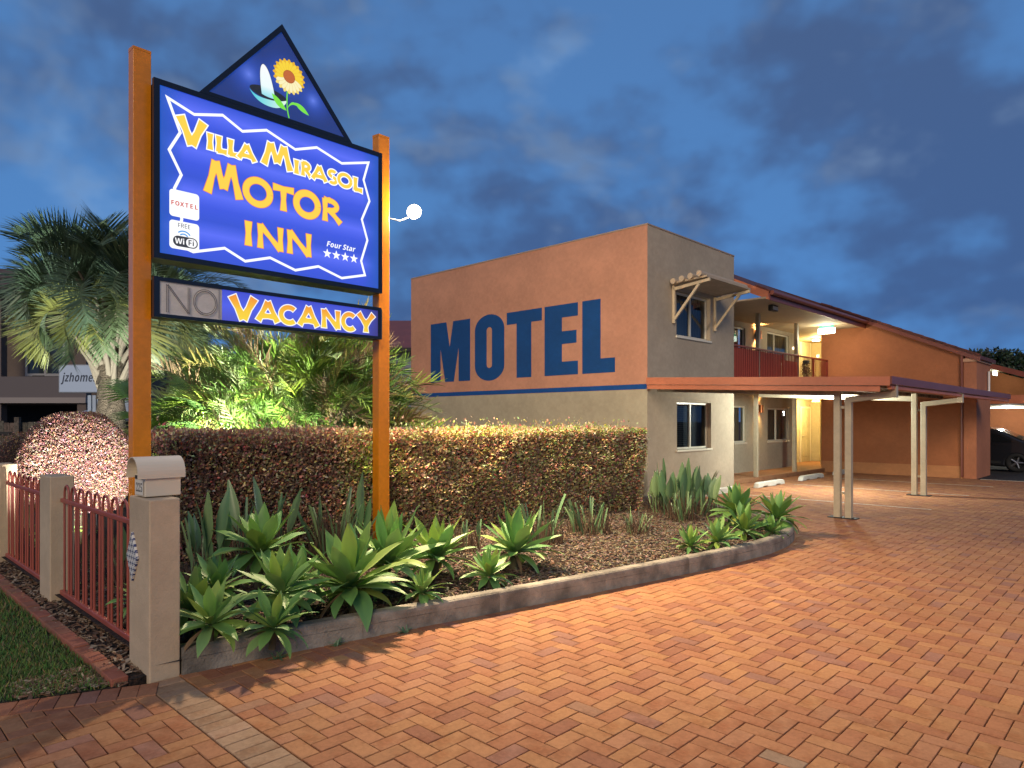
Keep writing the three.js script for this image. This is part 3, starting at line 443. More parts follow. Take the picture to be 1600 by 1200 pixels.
// ------------------------------------------------------------------ pylon sign
const GLYPH = {
  V: [['l', 0.1, 1, 0.5, 0], ['l', 0.5, 0, 0.9, 1]], I: [['l', 0.5, 0, 0.5, 1]], L: [['l', 0.2, 0, 0.2, 1], ['l', 0.12, 0.1, 1, 0.08]],
  A: [['l', 0.06, 0, 0.5, 1], ['l', 0.5, 1, 0.94, 0], ['l', 0.22, 0.27, 0.78, 0.27]], M: [['l', 0.06, 0, 0.28, 1], ['l', 0.28, 1, 0.5, 0.22], ['l', 0.5, 0.22, 0.72, 1], ['l', 0.72, 1, 0.94, 0]],
  R: [['l', 0.16, 0, 0.16, 1], ['a', 0.34, 0.73, 0.42, 0.23, -90, 90], ['l', 0.12, 0.96, 0.4, 0.96], ['l', 0.16, 0.5, 0.42, 0.5], ['l', 0.42, 0.5, 0.95, 0.02]],
  S: [['a', 0.5, 0.74, 0.34, 0.22, 40, 260], ['a', 0.5, 0.26, 0.34, 0.22, -140, 85]], O: [['a', 0.5, 0.5, 0.43, 0.44, 0, 360]], T: [['l', 0.5, 0, 0.5, 0.95], ['l', 0, 0.92, 1, 0.92]],
  N: [['l', 0.1, 0, 0.1, 1], ['l', 0.1, 0.95, 0.9, 0.05], ['l', 0.9, 0, 0.9, 1]], C: [['a', 0.54, 0.5, 0.45, 0.45, 48, 312]], Y: [['l', 0.5, 0, 0.5, 0.48], ['l', 0.5, 0.42, 0.06, 1], ['l', 0.5, 0.42, 0.94, 1]],
};
function glyph(c, ch, x, y, w, h, t, fill, line, lw) {   // y is the baseline in canvas pixels; wedge-ended capitals
  const poly = (s, e) => { const [, a, b, d, f] = s, x0 = x + a * w, y0 = y - b * h, x1 = x + d * w, y1 = y - f * h, L = Math.hypot(x1 - x0, y1 - y0), nx = -(y1 - y0) / L, ny = (x1 - x0) / L, dx = (x1 - x0) / L * e, dy = (y1 - y0) / L * e, T1 = t * 0.50 + e, T0 = t * 0.35 + e; c.beginPath(); c.moveTo(x0 + nx * T1 - dx, y0 + ny * T1 - dy); c.lineTo((x0 + x1) / 2 + nx * T0, (y0 + y1) / 2 + ny * T0); c.lineTo(x1 + nx * T1 + dx, y1 + ny * T1 + dy); c.lineTo(x1 - nx * T1 + dx, y1 - ny * T1 + dy); c.lineTo((x0 + x1) / 2 - nx * T0, (y0 + y1) / 2 - ny * T0); c.lineTo(x0 - nx * T1 - dx, y0 - ny * T1 - dy); c.closePath(); c.fill(); };
  const pass = (col, e) => { c.fillStyle = c.strokeStyle = col; for (const s of GLYPH[ch]) { if (s[0] === 'l') poly(s, e); else { c.lineWidth = t * 0.82 + 2 * e; c.lineCap = 'butt'; c.beginPath(); const [, cx, cy, rx, ry, a0, a1] = s; const E = e ? e / (Math.max(rx * w, ry * h)) * 57 : 0; for (let k = 0; k <= 40; k++) { const a = ((a0 - E + ((a1 - a0 + 2 * E) * k) / 40) * Math.PI) / 180, X = x + (cx + rx * Math.cos(a)) * w, Y = y - (cy + ry * Math.sin(a)) * h; k ? c.lineTo(X, Y) : c.moveTo(X, Y); } c.stroke(); } } };
  if (line) pass(line, lw); pass(fill, 0);
}
function canvasTex(w, h, draw) { const cv = document.createElement('canvas'); cv.width = w; cv.height = h; const c = cv.getContext('2d'); draw(c, w, h); const t = new THREE.CanvasTexture(cv); t.colorSpace = THREE.SRGBColorSpace; return t; }
const lightbox = (tex, k = 1) => new THREE.MeshStandardMaterial({ color: lin(0.05, 0.05, 0.05), emissive: lin(1, 1, 1), emissiveIntensity: k, emissiveMap: tex, roughness: 0.25 });
{
  const t = thing('pylon_sign', 'tall illuminated blue motel sign on two orange posts with sunflower triangle on top', 'sign', [3.7, 0.1, 7.3]);
  const V = 7.12, X0 = 2.40, X1 = 4.96, Y0 = 3.385, Y1 = 5.03, K = 700;
  for (const u of [2.20, 5.05]) {
    part('post', box(u, u + 0.165, 0.1, 5.36, 7.25, 7.39, 0.006), M.signPost, t);
    part('post_cap', wallU([[7.25, 5.36], [7.25, 5.385], [7.39, 5.40], [7.39, 5.36]], u, 0.165), M.signPost, t);
  }
  const frame = (pts, hole, v, d) => { const s = shapeOf(pts); s.holes.push(new THREE.Path(hole.map(([x, y]) => new THREE.Vector2(x, y)))); const g = new THREE.ExtrudeGeometry(s, { depth: d, bevelEnabled: false }); g.translate(0, 0, -v - d); return uvm(g); };
  const cab = std([0.010, 0.012, 0.022], { roughness: 0.3 }), under = std([0.10, 0.12, 0.11], { roughness: 0.5 });
  // main cabinet
  part('cabinet_frame', frame(rect(2.345, 5.012, 3.33, 5.085), rect(X0, X1, Y0, Y1), V, 0.05), cab, t);
  part('cabinet_body', box(2.375, 5.045, 3.345, 5.07, V + 0.05, V + 0.33), under, t);
  const px = (x) => (x - X0) * K, py = (y) => (Y1 - y) * K;
  const W = Math.round((X1 - X0) * K), H = Math.round((Y1 - Y0) * K);
  const face = canvasTex(W, H, (c) => {
    const g = c.createLinearGradient(0, 0, 0, H); for (let k = 0; k <= 12; k++) g.addColorStop(k / 12, k % 3 === 1 ? 'rgb(84,104,238)' : k % 3 === 2 ? 'rgb(52,80,216)' : 'rgb(44,76,204)'); c.fillStyle = g; c.fillRect(0, 0, W, H);  // brighter bands over the tubes are painted into the face colour
    for (const [a, b] of [[0, W * 0.09], [W, W * 0.91]]) { const e = c.createLinearGradient(a, 0, b, 0); e.addColorStop(0, 'rgba(22,78,178,0.95)'); e.addColorStop(1, 'rgba(22,78,178,0)'); c.fillStyle = e; c.fillRect(0, 0, W, H); }
    c.strokeStyle = '#fff'; c.lineWidth = 20; c.lineJoin = 'miter'; c.miterLimit = 12; c.beginPath();
    [[2.475, 4.93], [2.73, 4.845], [3.02, 4.93], [3.23, 4.825], [3.5, 4.92], [3.84, 4.805], [4.11, 4.905], [4.44, 4.81], [4.815, 4.92], [4.745, 4.69], [4.83, 4.45], [4.72, 4.2], [4.8, 3.96], [4.71, 3.69], [4.765, 3.525], [4.44, 3.44], [4.13, 3.53], [3.84, 3.44], [3.54, 3.53], [3.26, 3.445], [3.04, 3.545], [2.72, 3.45], [2.56, 3.5], [2.61, 3.76], [2.54, 4.05], [2.605, 4.2], [2.49, 4.42], [2.595, 4.62]].forEach(([x, y], i) => (i ? c.lineTo(px(x), py(y)) : c.moveTo(px(x), py(y)))); c.closePath(); c.stroke();
    const Yl = 'rgb(248,205,62)';
    const put = (ch, x0, x1, y0, y1, t, line, fill = Yl) => glyph(c, ch, px(x0), py(y0), (x1 - x0) * K, (y1 - y0) * K, t, fill, line, line === '#fff' ? 9 : 4);
    const T1 = 42, w = '#fff';
    put('V', 2.565, 2.85, 4.53, 4.79, 62, w); put('I', 2.85, 2.93, 4.535, 4.70, T1, w); put('L', 2.955, 3.075, 4.535, 4.70, T1, w); put('L', 3.08, 3.19, 4.535, 4.70, T1, w); put('A', 3.18, 3.375, 4.535, 4.69, 36, w);
    put('M', 3.45, 3.80, 4.545, 4.79, 52, w); put('I', 3.81, 3.90, 4.535, 4.69, T1, w); put('R', 3.915, 4.04, 4.535, 4.69, 34, w); put('A', 4.045, 4.24, 4.535, 4.69, 36, w); put('S', 4.25, 4.385, 4.54, 4.69, 32, w); put('O', 4.385, 4.58, 4.535, 4.695, 34, w); put('L', 4.605, 4.725, 4.535, 4.69, T1, w);
    const o = 'rgb(238,120,60)';
    put('M', 2.84, 3.22, 4.09, 4.43, 58, o); put('O', 3.245, 3.56, 4.07, 4.36, 60, o); put('T', 3.575, 3.82, 4.08, 4.345, 54, o); put('O', 3.83, 4.145, 4.07, 4.36, 64, o); put('R', 4.175, 4.435, 4.08, 4.34, 50, o);
    put('I', 3.25, 3.34, 3.62, 3.88, 56, o); put('N', 3.40, 3.69, 3.62, 3.88, 48, o); put('N', 3.745, 4.035, 3.62, 3.88, 48, o);
    c.fillStyle = '#fff'; c.font = 'italic bold 62px sans-serif'; c.textAlign = 'center'; c.fillText('Four Star', px(4.425), py(3.785)); 
    for (let k = 0; k < 4; k++) { c.beginPath(); for (let i = 0; i < 10; i++) { const r = i % 2 ? 17 : 42, a = -Math.PI / 2 + (i * Math.PI) / 5; c.lineTo(px(4.245 + k * 0.121) + r * Math.cos(a), py(3.70) + r * Math.sin(a)); } c.fill(); }
    c.beginPath(); c.roundRect(px(2.492), py(4.04), 0.288 * K, 0.268 * K, 24); c.roundRect(px(2.492), py(3.735), 0.288 * K, 0.283 * K, 24); c.fill();
    c.font = 'bold 43px sans-serif'; c.fillStyle = 'rgb(200,60,40)'; [...'FOXTEL'].forEach((ch, k) => c.fillText(ch, px(2.522 + k * 0.0455), py(3.885)));
    c.font = '42px sans-serif'; c.fillStyle = 'rgb(60,62,70)'; c.fillText('FREE', px(2.632), py(3.672));
    c.strokeStyle = 'rgb(70,150,220)'; c.lineWidth = 9; for (const r of [32, 52]) { c.beginPath(); c.arc(px(2.628), py(3.585) + 14, r, -2.35, -0.6); c.stroke(); }
    c.save(); c.translate(px(2.646), py(3.535)); c.fillStyle = 'rgb(45,46,50)'; c.beginPath(); c.roundRect(-84, -36, 168, 74, 36); c.fill(); c.fillStyle = '#fff'; c.beginPath(); c.roundRect(4, -29, 72, 60, 28); c.fill(); c.font = 'bold 54px sans-serif'; c.fillText('Wi', -38, 20); c.fillStyle = 'rgb(45,46,50)'; c.fillText('Fi', 38, 20); c.restore();
  });
  const fg = new THREE.PlaneGeometry(X1 - X0, Y1 - Y0); fg.translate((X0 + X1) / 2, (Y0 + Y1) / 2, -(V + 0.012)); part('sign_face', fg, lightbox(face, 0.9), t);
  area(3.68, 4.2, V - 0.02, 2.5, 1.6, 3.68, 4.2, 0, [0.42, 0.48, 1], 0.35);
  // vacancy cabinet: dead neon on the left, lit panel on the right
  part('vacancy_frame', frame(rect(2.345, 5.0, 2.755, 3.15), rect(2.40, 4.955, 2.79, 3.11), V, 0.05), cab, t);
  part('vacancy_body', box(2.375, 5.045, 2.765, 3.14, V + 0.05, V + 0.28), under, t);
  const vac = canvasTex(1360, 224, (c, w, h) => {
    const g = c.createLinearGradient(0, 0, 0, h); g.addColorStop(0, 'rgb(60,74,205)'); g.addColorStop(0.5, 'rgb(74,92,232)'); g.addColorStop(1, 'rgb(70,78,196)'); c.fillStyle = g; c.fillRect(0, 0, w, h); const e = c.createLinearGradient(w * 0.85, 0, w, 0); e.addColorStop(0, 'rgba(40,40,120,0)'); e.addColorStop(1, 'rgba(46,40,110,0.8)'); c.fillStyle = e; c.fillRect(0, 0, w, h);
    const X = (x) => (x - 3.012) * 700, Yv = (y) => (3.11 - y) * 700, f = c.createLinearGradient(0, 40, 0, 200); f.addColorStop(0, 'rgb(245,150,30)'); f.addColorStop(0.6, 'rgb(250,205,40)'); f.addColorStop(1, 'rgb(252,215,50)');
    for (const [ch, a, b, y0, y1, t] of [['V', 3.09, 3.39, 2.825, 3.06, 62], ['A', 3.39, 3.64, 2.83, 3.04, 46], ['C', 3.65, 3.86, 2.83, 3.02, 44], ['A', 3.88, 4.13, 2.83, 3.04, 46], ['N', 4.18, 4.41, 2.83, 3.04, 46], ['C', 4.44, 4.64, 2.83, 3.03, 44], ['Y', 4.66, 4.90, 2.83, 3.05, 50]]) glyph(c, ch, X(a), Yv(y0), (b - a) * 700, (y1 - y0) * 700, t, f, '#fff', 8);
  });
  const vg = new THREE.PlaneGeometry(1.943, 0.32); vg.translate(3.9835, 2.95, -(V + 0.012)); part('vacancy_panel', vg, lightbox(vac, 0.82), t);
  const ng = new THREE.PlaneGeometry(0.612, 0.32); ng.translate(2.706, 2.95, -(V + 0.014)); part('neon_panel', ng, std([0.62, 0.57, 0.53], { roughness: 0.5, map: rep(T.mottle, 1.2), emissive: lin(0.62, 0.56, 0.52), emissiveIntensity: 0.09 }), t);  // unlit panel: faint grey glow added to lift its tone
  const neon = std([0.20, 0.18, 0.17], { roughness: 0.25 }), vn = V - 0.004;
  const tb = (pts) => tube(pts, 0.0035, 6, 6, false);
  for (const o of [0, 0.016]) { part('neon_tube', tb([[2.46 + o, 2.81, vn], [2.46 + o, 3.085, vn], [2.665 + o, 2.815, vn], [2.665 + o, 3.08, vn]].map(([u, y, v]) => [u, y, v])), neon, t); const g = new THREE.TorusGeometry(0.118 - o, 0.0035, 6, 32); g.scale(1, 1.1, 1); g.translate(2.835, 2.95, -vn); part('neon_tube', g, neon, t); }
  part('neon_tube', tb([[2.975, 2.80, vn], [2.975, 3.10, vn]]), neon, t);
  // triangular cabinet
  const A = [3.675, 6.15], B = [2.775, 5.087], C = [4.575, 5.087], inn = [[3.672, 6.065], [2.875, 5.125], [4.475, 5.125]];
  part('triangle_frame', frame([A, B, C], inn, V, 0.06), cab, t); part('triangle_body', frame([[3.675, 6.14], [2.79, 5.09], [4.56, 5.09]], [[3.675, 5.2], [3.67, 5.19], [3.68, 5.19]], V + 0.06, 0.14), cab, t);
  const tex = canvasTex(1120, 680, (c, w, h) => {
    const X = (x) => (x - 2.875) * 700, Yt = (y) => (6.075 - y) * 700;
    c.fillStyle = 'rgb(16,48,122)'; c.fillRect(0, 0, w, h);
    for (const [x, y, r] of [[3.30, 5.46, 230], [4.06, 5.43, 200], [3.7, 5.55, 240]]) { const g = c.createRadialGradient(X(x), Yt(y), 0, X(x), Yt(y), r); g.addColorStop(0, 'rgba(110,136,246,0.9)'); g.addColorStop(0.35, 'rgba(56,92,214,0.55)'); g.addColorStop(1, 'rgba(24,60,160,0)'); c.fillStyle = g; c.fillRect(0, 0, w, h); }  // soft backlight glow painted into the triangle's colour
    const Q = (l) => { c.beginPath(); l.forEach((p, i) => (i === 0 ? c.moveTo(X(p[0]), Yt(p[1])) : p.length === 2 ? c.lineTo(X(p[0]), Yt(p[1])) : c.quadraticCurveTo(X(p[0]), Yt(p[1]), X(p[2]), Yt(p[3])))); };
    c.fillStyle = 'rgb(12,20,30)'; c.beginPath(); c.ellipse(X(3.525), Yt(5.325), 152, 45, 0.03, 0, 6.3); c.fill();
    let g = c.createLinearGradient(X(3.3), 0, X(3.75), 0); g.addColorStop(0, 'rgb(70,205,225)'); g.addColorStop(1, 'rgb(240,255,235)'); c.fillStyle = g; Q([[3.305, 5.315], [3.36, 5.25, 3.50, 5.262], [3.65, 5.27, 3.742, 5.325], [3.70, 5.20, 3.56, 5.19], [3.38, 5.18, 3.305, 5.315]]); c.closePath(); c.fill();
    g = c.createLinearGradient(0, Yt(5.62), 0, Yt(5.3)); g.addColorStop(0, '#fff'); g.addColorStop(0.7, 'rgb(240,255,255)'); g.addColorStop(1, 'rgb(160,230,240)'); c.fillStyle = g; c.strokeStyle = 'rgb(15,25,50)'; c.lineWidth = 5; Q([[3.445, 5.30], [3.40, 5.60, 3.46, 5.63], [3.54, 5.62, 3.60, 5.29], [3.52, 5.28, 3.445, 5.30]]); c.closePath(); c.stroke(); c.fill();
    c.lineWidth = 11; c.strokeStyle = 'rgb(110,220,60)'; Q([[3.745, 5.44], [3.725, 5.25, 3.765, 5.135]]); c.stroke();
    c.fillStyle = 'rgb(125,232,60)'; Q([[3.56, 5.345], [3.66, 5.33, 3.735, 5.21], [3.60, 5.20, 3.56, 5.345]]); c.fill(); Q([[3.74, 5.23], [3.78, 5.34, 3.83, 5.33], [3.93, 5.36, 4.01, 5.24], [3.90, 5.25, 3.86, 5.30], [3.79, 5.32, 3.74, 5.23]]); c.fill();
    c.save(); c.translate(X(3.765), Yt(5.60)); for (let ring = 0; ring < 2; ring++) for (let k = 0; k < 20; k++) { const a = ((k + ring * 0.5) / 20) * 6.283; c.save(); c.rotate(a); const dn = Math.sin(a) > 0.4; c.fillStyle = dn ? (ring ? 'rgb(255,246,190)' : 'rgb(250,225,120)') : ring ? 'rgb(252,216,40)' : 'rgb(238,182,20)'; c.beginPath(); c.ellipse(92 - ring * 14, 0, 44, 17, 0, 0, 6.3); c.fill(); c.strokeStyle = 'rgba(200,130,10,0.35)'; c.lineWidth = 2; c.stroke(); c.restore(); }
    c.fillStyle = 'rgb(176,90,24)'; c.beginPath(); c.arc(0, 0, 50, 0, 6.3); c.fill(); c.fillStyle = 'rgb(214,112,40)'; for (let k = 0; k < 110; k++) { const r = 45 * Math.sqrt(k / 110), a = k * 2.4; c.beginPath(); c.arc(r * Math.cos(a), r * Math.sin(a), 3, 0, 6.3); c.fill(); } c.restore();
  });
  const tg = new THREE.BufferGeometry(); tg.setAttribute('position', new THREE.Float32BufferAttribute([2.86, 5.115, 0, 4.49, 5.115, 0, 3.672, 6.075, 0], 3)); tg.setAttribute('normal', new THREE.Float32BufferAttribute([0, 0, 1, 0, 0, 1, 0, 0, 1], 3));
  tg.setAttribute('uv', new THREE.Float32BufferAttribute([[2.86, 5.115], [4.49, 5.115], [3.672, 6.075]].flatMap(([x, y]) => [((x - 2.875) * 700) / 1120, 1 - ((6.075 - y) * 700) / 680]), 2)); tg.translate(0, 0, -(V + 0.012)); part('triangle_face', tg, lightbox(tex, 0.8), t);
  part('cable', tube([[5.218, 4.1, 7.32], [5.25, 4.0, 7.32], [5.235, 3.86, 7.32], [5.215, 3.8, 7.32]], 0.006), M.black, t);
  // flood lamp on its arm
  const L = thing('flood_lamp', 'bright flood lamp on a thin white arm beside the right sign post', 'lamp', [5.61, 4.5, 7.25]);
  part('arm', tube([[5.21, 4.37, 7.33], [5.44, 4.375, 7.33], [5.60, 4.46, 7.33]], 0.011, 8, 8, false), M.black, L);
  part('wall_plate', box(5.213, 5.225, 4.31, 4.43, 7.29, 7.37, 0.004), M.black, L);
  const hd = new THREE.CylinderGeometry(0.098, 0.07, 0.10, 24, 1, false); hd.rotateX(Math.PI / 2 + 0.35); hd.rotateY(-0.5); hd.translate(5.62, 4.525, -7.27); part('housing', hd, M.black, L);
  const dg = new THREE.SphereGeometry(0.095, 24, 12, 0, 6.2832, 0, 1.2); dg.scale(0.92, 0.3, 0.92); dg.rotateX(Math.PI / 2 + 0.35); dg.rotateY(-0.5); dg.translate(5.602, 4.508, -7.22); part('lens', dg, std([0.1, 0.1, 0.1], { emissive: lin(1, 0.96, 0.86), emissiveIntensity: 16 }), L);
}
point(5.58, 4.46, 7.24, [1, 0.82, 0.58], 30, 6);
spot(5.58, 4.46, 7.24, 12.5, 2.6, 11.0, [1, 0.80, 0.56], 150, 1.0, 1, 6);
spot(5.58, 4.46, 7.225, 6.4, 0, 4.5, [1, 0.76, 0.46], 300, 1.02, 1, 8);

// ------------------------------------------------------------------ fence, pillars, letterbox
function pillar(v, h, label) { const t = thing('fence_pillar', label, 'pillar', [1.68, 0, v + 0.2], 'rendered fence pillars'); part('shaft', box(1.585, 1.785, -0.05, h, v, v + 0.41, 0.012), M.pillar, t); return t; }
{
  const p = pillar(4.9, 1.215, 'rendered pillar at the driveway corner carrying the letterbox and a blue diamond tile'); delete p.userData.group;
  const tl = canvasTex(256, 512, (c, w, h) => { c.fillStyle = '#d9d8d4'; c.fillRect(0, 0, w, h); c.fillStyle = '#27336b'; c.strokeStyle = '#27336b'; c.lineWidth = 5; for (let j = 0; j < 9; j++) for (let i = 0; i < 5; i++) { const x = (i + 0.5 + (j % 2) * 0.5) * 52 - 10, y = (j + 0.5) * 58; c.save(); c.translate(x, y); for (let k = 0; k < 4; k++) { c.rotate(Math.PI / 2); c.beginPath(); c.ellipse(12, 0, 11, 5, 0, 0, 6.3); c.fill(); } c.beginPath(); c.arc(0, 0, 24, 0.2, 1.3); c.stroke(); c.restore(); } c.fillStyle = '#7f8196'; for (let k = 0; k < 30; k++) c.fillRect(rnd() * w, rnd() * h, 7, 7); });
  const s = shapeOf([[5.10, 0.8], [5.205, 0.965], [5.31, 0.8], [5.205, 0.635]]), g = new THREE.ExtrudeGeometry(s, { depth: 0.012, bevelEnabled: true, bevelSize: 0.004, bevelThickness: 0.003, bevelSegments: 1 });
  const P = g.attributes.position, uv = []; for (let i = 0; i < P.count; i++) uv.push((P.getX(i) - 5.09) / 0.23, (P.getY(i) - 0.62) / 0.36); g.setAttribute('uv', new THREE.Float32BufferAttribute(uv, 2)); g.applyMatrix4(toU(1.571)); part('diamond_tile', g, std([1, 1, 1], { map: tl, roughness: 0.2 }), p);
  pillar(7.57, 1.215, 'rendered pillar between the two red fence panels'); pillar(10.12, 1.215, 'rendered pillar at the far left end of the red fence');
  const m = thing('letterbox', 'cream metal letterbox with a rounded roof and number 225', 'letterbox', [1.7, 1.215, 5.15]);
  const u0 = 1.60, u1 = 1.835, v0 = 5.03, v1 = 5.24, y0 = 1.222;
  part('body', box(u0, u1, y0, y0 + 0.15, v0, v1, 0.006), M.letterbox, m);
  const arc = []; for (let k = 0; k <= 16; k++) { const a = Math.PI * (k / 16); arc.push([(v0 + v1) / 2 - 0.122 * Math.cos(a), y0 + 0.155 + 0.118 * Math.sin(a)]); }
  const outer = [[v0 - 0.017, y0 + 0.125], ...arc, [v1 + 0.017, y0 + 0.125]], inner = outer.map(([v, y]) => [lerp(v, (v0 + v1) / 2, 0.05), y - (y > y0 + 0.13 ? 0.006 : 0)]).reverse();
  part('roof', wallU([...outer, ...inner], u0 - 0.05, u1 - u0 + 0.075), M.letterbox, m);
  const endp = [[v0, y0 + 0.15], ...arc.map(([v, y]) => [lerp(v, (v0 + v1) / 2, 0.06), y - 0.008]), [v1, y0 + 0.15]]; part('end_panel', wallU(endp, u0 + 0.015, 0.008), std([0.45, 0.40, 0.28]), m); part('end_panel', wallU(endp, u1 - 0.01, 0.008), M.letterbox, m);
  const num = canvasTex(256, 160, (c, w, h) => { c.fillStyle = '#e4dccb'; c.fillRect(0, 0, w, h); c.fillStyle = '#23211f'; c.font = 'bold 128px serif'; c.textAlign = 'center'; c.save(); c.translate(w / 2, 128); c.scale(0.95, 1.05); c.fillText('225', 0, 0); c.restore(); });
  const pg = new THREE.PlaneGeometry(0.165, 0.10); pg.rotateY(-Math.PI / 2); pg.translate(u0 - 0.004, y0 + 0.062, -(v0 + v1) / 2); part('number_plate', pg, std([1, 1, 1], { map: num, roughness: 0.5 }), m);
  part('mail_slot', box(u0 - 0.006, u0 + 0.002, y0 + 0.118, y0 + 0.142, v0 + 0.025, v1 - 0.025), M.dark, m);
  for (const [a, b, label] of [[5.32, 7.56, 'loop-topped red steel fence panel beside the letterbox pillar'], [7.99, 10.11, 'loop-topped red steel fence panel farther left beyond the second pillar']]) {
    const f = thing('loop_fence', label, 'fence', [1.68, 0, (a + b) / 2], 'loop-topped fence panels');
    part('top_rail', box(1.665, 1.695, 0.97, 1.01, a, b, 0.008), M.fence, f); part('bottom_rail', box(1.66, 1.70, 0.10, 0.145, a, b, 0.008), M.fence, f);
    const n = Math.round((b - a - 0.1) / 0.24), st = (b - a - 0.1) / n;
    for (let k = 0; k < n; k++) { const c = a + 0.05 + (k + 0.5) * st, r = 0.078, pts = [[1.68, 0.12, c - r], [1.68, 0.6, c - r], [1.68, 1.06, c - r]]; for (let i = 1; i < 8; i++) { const q = Math.PI * (i / 8); pts.push([1.68, 1.06 + Math.sin(q) * 0.078, c - r * Math.cos(q)]); } pts.push([1.68, 1.06, c + r], [1.68, 0.6, c + r], [1.68, 0.12, c + r]); part('hoop', tube(pts, 0.0105, 40, 7), M.fence, f); }
  }
}
// garden spotlights
function gardenSpot(u, y, v, tu, ty, tv, color, cd, angle, label) {
  const t = thing('garden_spotlight', label, 'garden light', [u, 0.1, v], 'garden spotlights'); const d = new V3(tu - u, ty - y, -(tv - v)).normalize(), c = new V3(u, y, -v);
  const g = rod(c.clone().addScaledVector(d, -0.12), c.clone().addScaledVector(d, -0.01), 0.045, 0.06, 16); part('housing', g, M.black, t);
  part('spike', rod(new V3(u, 0.05, -v), c.clone().addScaledVector(d, -0.07), 0.012, 0.012, 6), M.black, t);
  bulb(u, y, v, 0.035, [1, 0.98, 0.9], 25, t, 'lens'); spot(u, y, v, tu, ty, tv, color, cd, angle, 0.7, 2);
}
gardenSpot(1.98, 0.62, 7.75, 2.45, 1.05, 10.3, [1, 0.93, 0.84], 190, 0.36, 'garden spotlight behind the red fence aimed at the round bush');
gardenSpot(3.15, 0.55, 12.1, 4.1, 4.0, 14.3, [0.94, 1, 0.88], 85, 0.9, 'added garden spotlight, unseen behind the round bushes, aimed up into the silvery palm');  // unseen lamp, added to brighten the palm from below
gardenSpot(3.55, 0.8, 9.35, 5.4, 2.6, 10.3, [1, 0.96, 0.76], 135, 1.0, 'garden spotlight behind the hedge aimed at the palm clump');

// ------------------------------------------------------------------ plants
const leafMat = (c, o = {}) => new THREE.MeshPhysicalMaterial({ color: lin(...c), roughness: 0.55, side: THREE.DoubleSide, transmission: 0.22, thickness: 0, vertexColors: true, ...o });
// blade along +x with gutter section; fn(t) half width, bend is the turn of the midrib over its length
function blade(L, fn, bend, fold, seg = 9, tip = 0, edge = [1, 1, 1], mid = [1, 1, 1], twist = 0, wav = 0) {
  const p = [], c = [], idx = []; let x = 0, y = 0, a = 0; const W = 4;
  for (let i = 0; i <= seg; i++) {
    const t = i / seg, w = fn(t); if (i) { a += (-bend / seg) * (0.4 + 1.2 * t); x += (Math.cos(a) * L) / seg; y += (Math.sin(a) * L) / seg; }
    for (let k = 0; k <= W; k++) { const s = k / W * 2 - 1, f = Math.abs(s) * w * fold * (1 - t * 0.5) + Math.sin(t * 9 + s) * wav * Math.abs(s), z = s * w, tw = twist * t; p.push(x - Math.sin(a) * (f + z * Math.sin(tw)), y + Math.cos(a) * (f + z * Math.sin(tw)), z * Math.cos(tw)); const e = Math.abs(s) > 0.9 ? edge : mid, g = 0.82 + 0.3 * t; c.push(e[0] * g, e[1] * g, e[2] * g); }
    if (i) for (let k = 0; k < W; k++) { const q = (i - 1) * (W + 1) + k; idx.push(q, q + W + 1, q + 1, q + 1, q + W + 1, q + W + 2); }
  }
  const g = new THREE.BufferGeometry(); g.setAttribute('position', new THREE.Float32BufferAttribute(p, 3)); g.setAttribute('color', new THREE.Float32BufferAttribute(c, 3)); g.setIndex(idx); g.computeVertexNormals(); g.setAttribute('uv', new THREE.Float32BufferAttribute(new Float32Array(p.length / 3 * 2), 2)); return g;
}
const agaveW = (t) => 0.085 * (0.42 + 0.58 * Math.sin(Math.PI * Math.min(1, Math.pow(t, 0.85) * 0.62 + 0.0))) * (t > 0.62 ? Math.pow(Math.max(0, (1 - t) / 0.38), 0.9) : 1) * (1.0);
const AG = []; for (let k = 0; k < 10; k++) AG.push(blade(1, (t) => agaveW(t) * 1.72 * (k % 2 ? 1.08 : 0.94), [-0.25, -0.1, 0.1, 0.3, 0.5, 0.7, 0.9, 1.05, 1.25, 1.5][k], 0.38 - k * 0.025, 9, 0, [1.18, 1.15, 1.05], [1, 1, 1], rr(-0.25, 0.25), 0.012));
const agMats = [[0.155, 0.31, 0.075], [0.13, 0.285, 0.09], [0.20, 0.34, 0.11], [0.25, 0.37, 0.075]].map((c) => leafMat(c, { roughness: 0.5, transmission: 0.25, specularIntensity: 0.6 }));
const agYellow = leafMat([0.25, 0.30, 0.06], { roughness: 0.45 }), agDry = leafMat([0.17, 0.105, 0.05], { roughness: 0.8 });
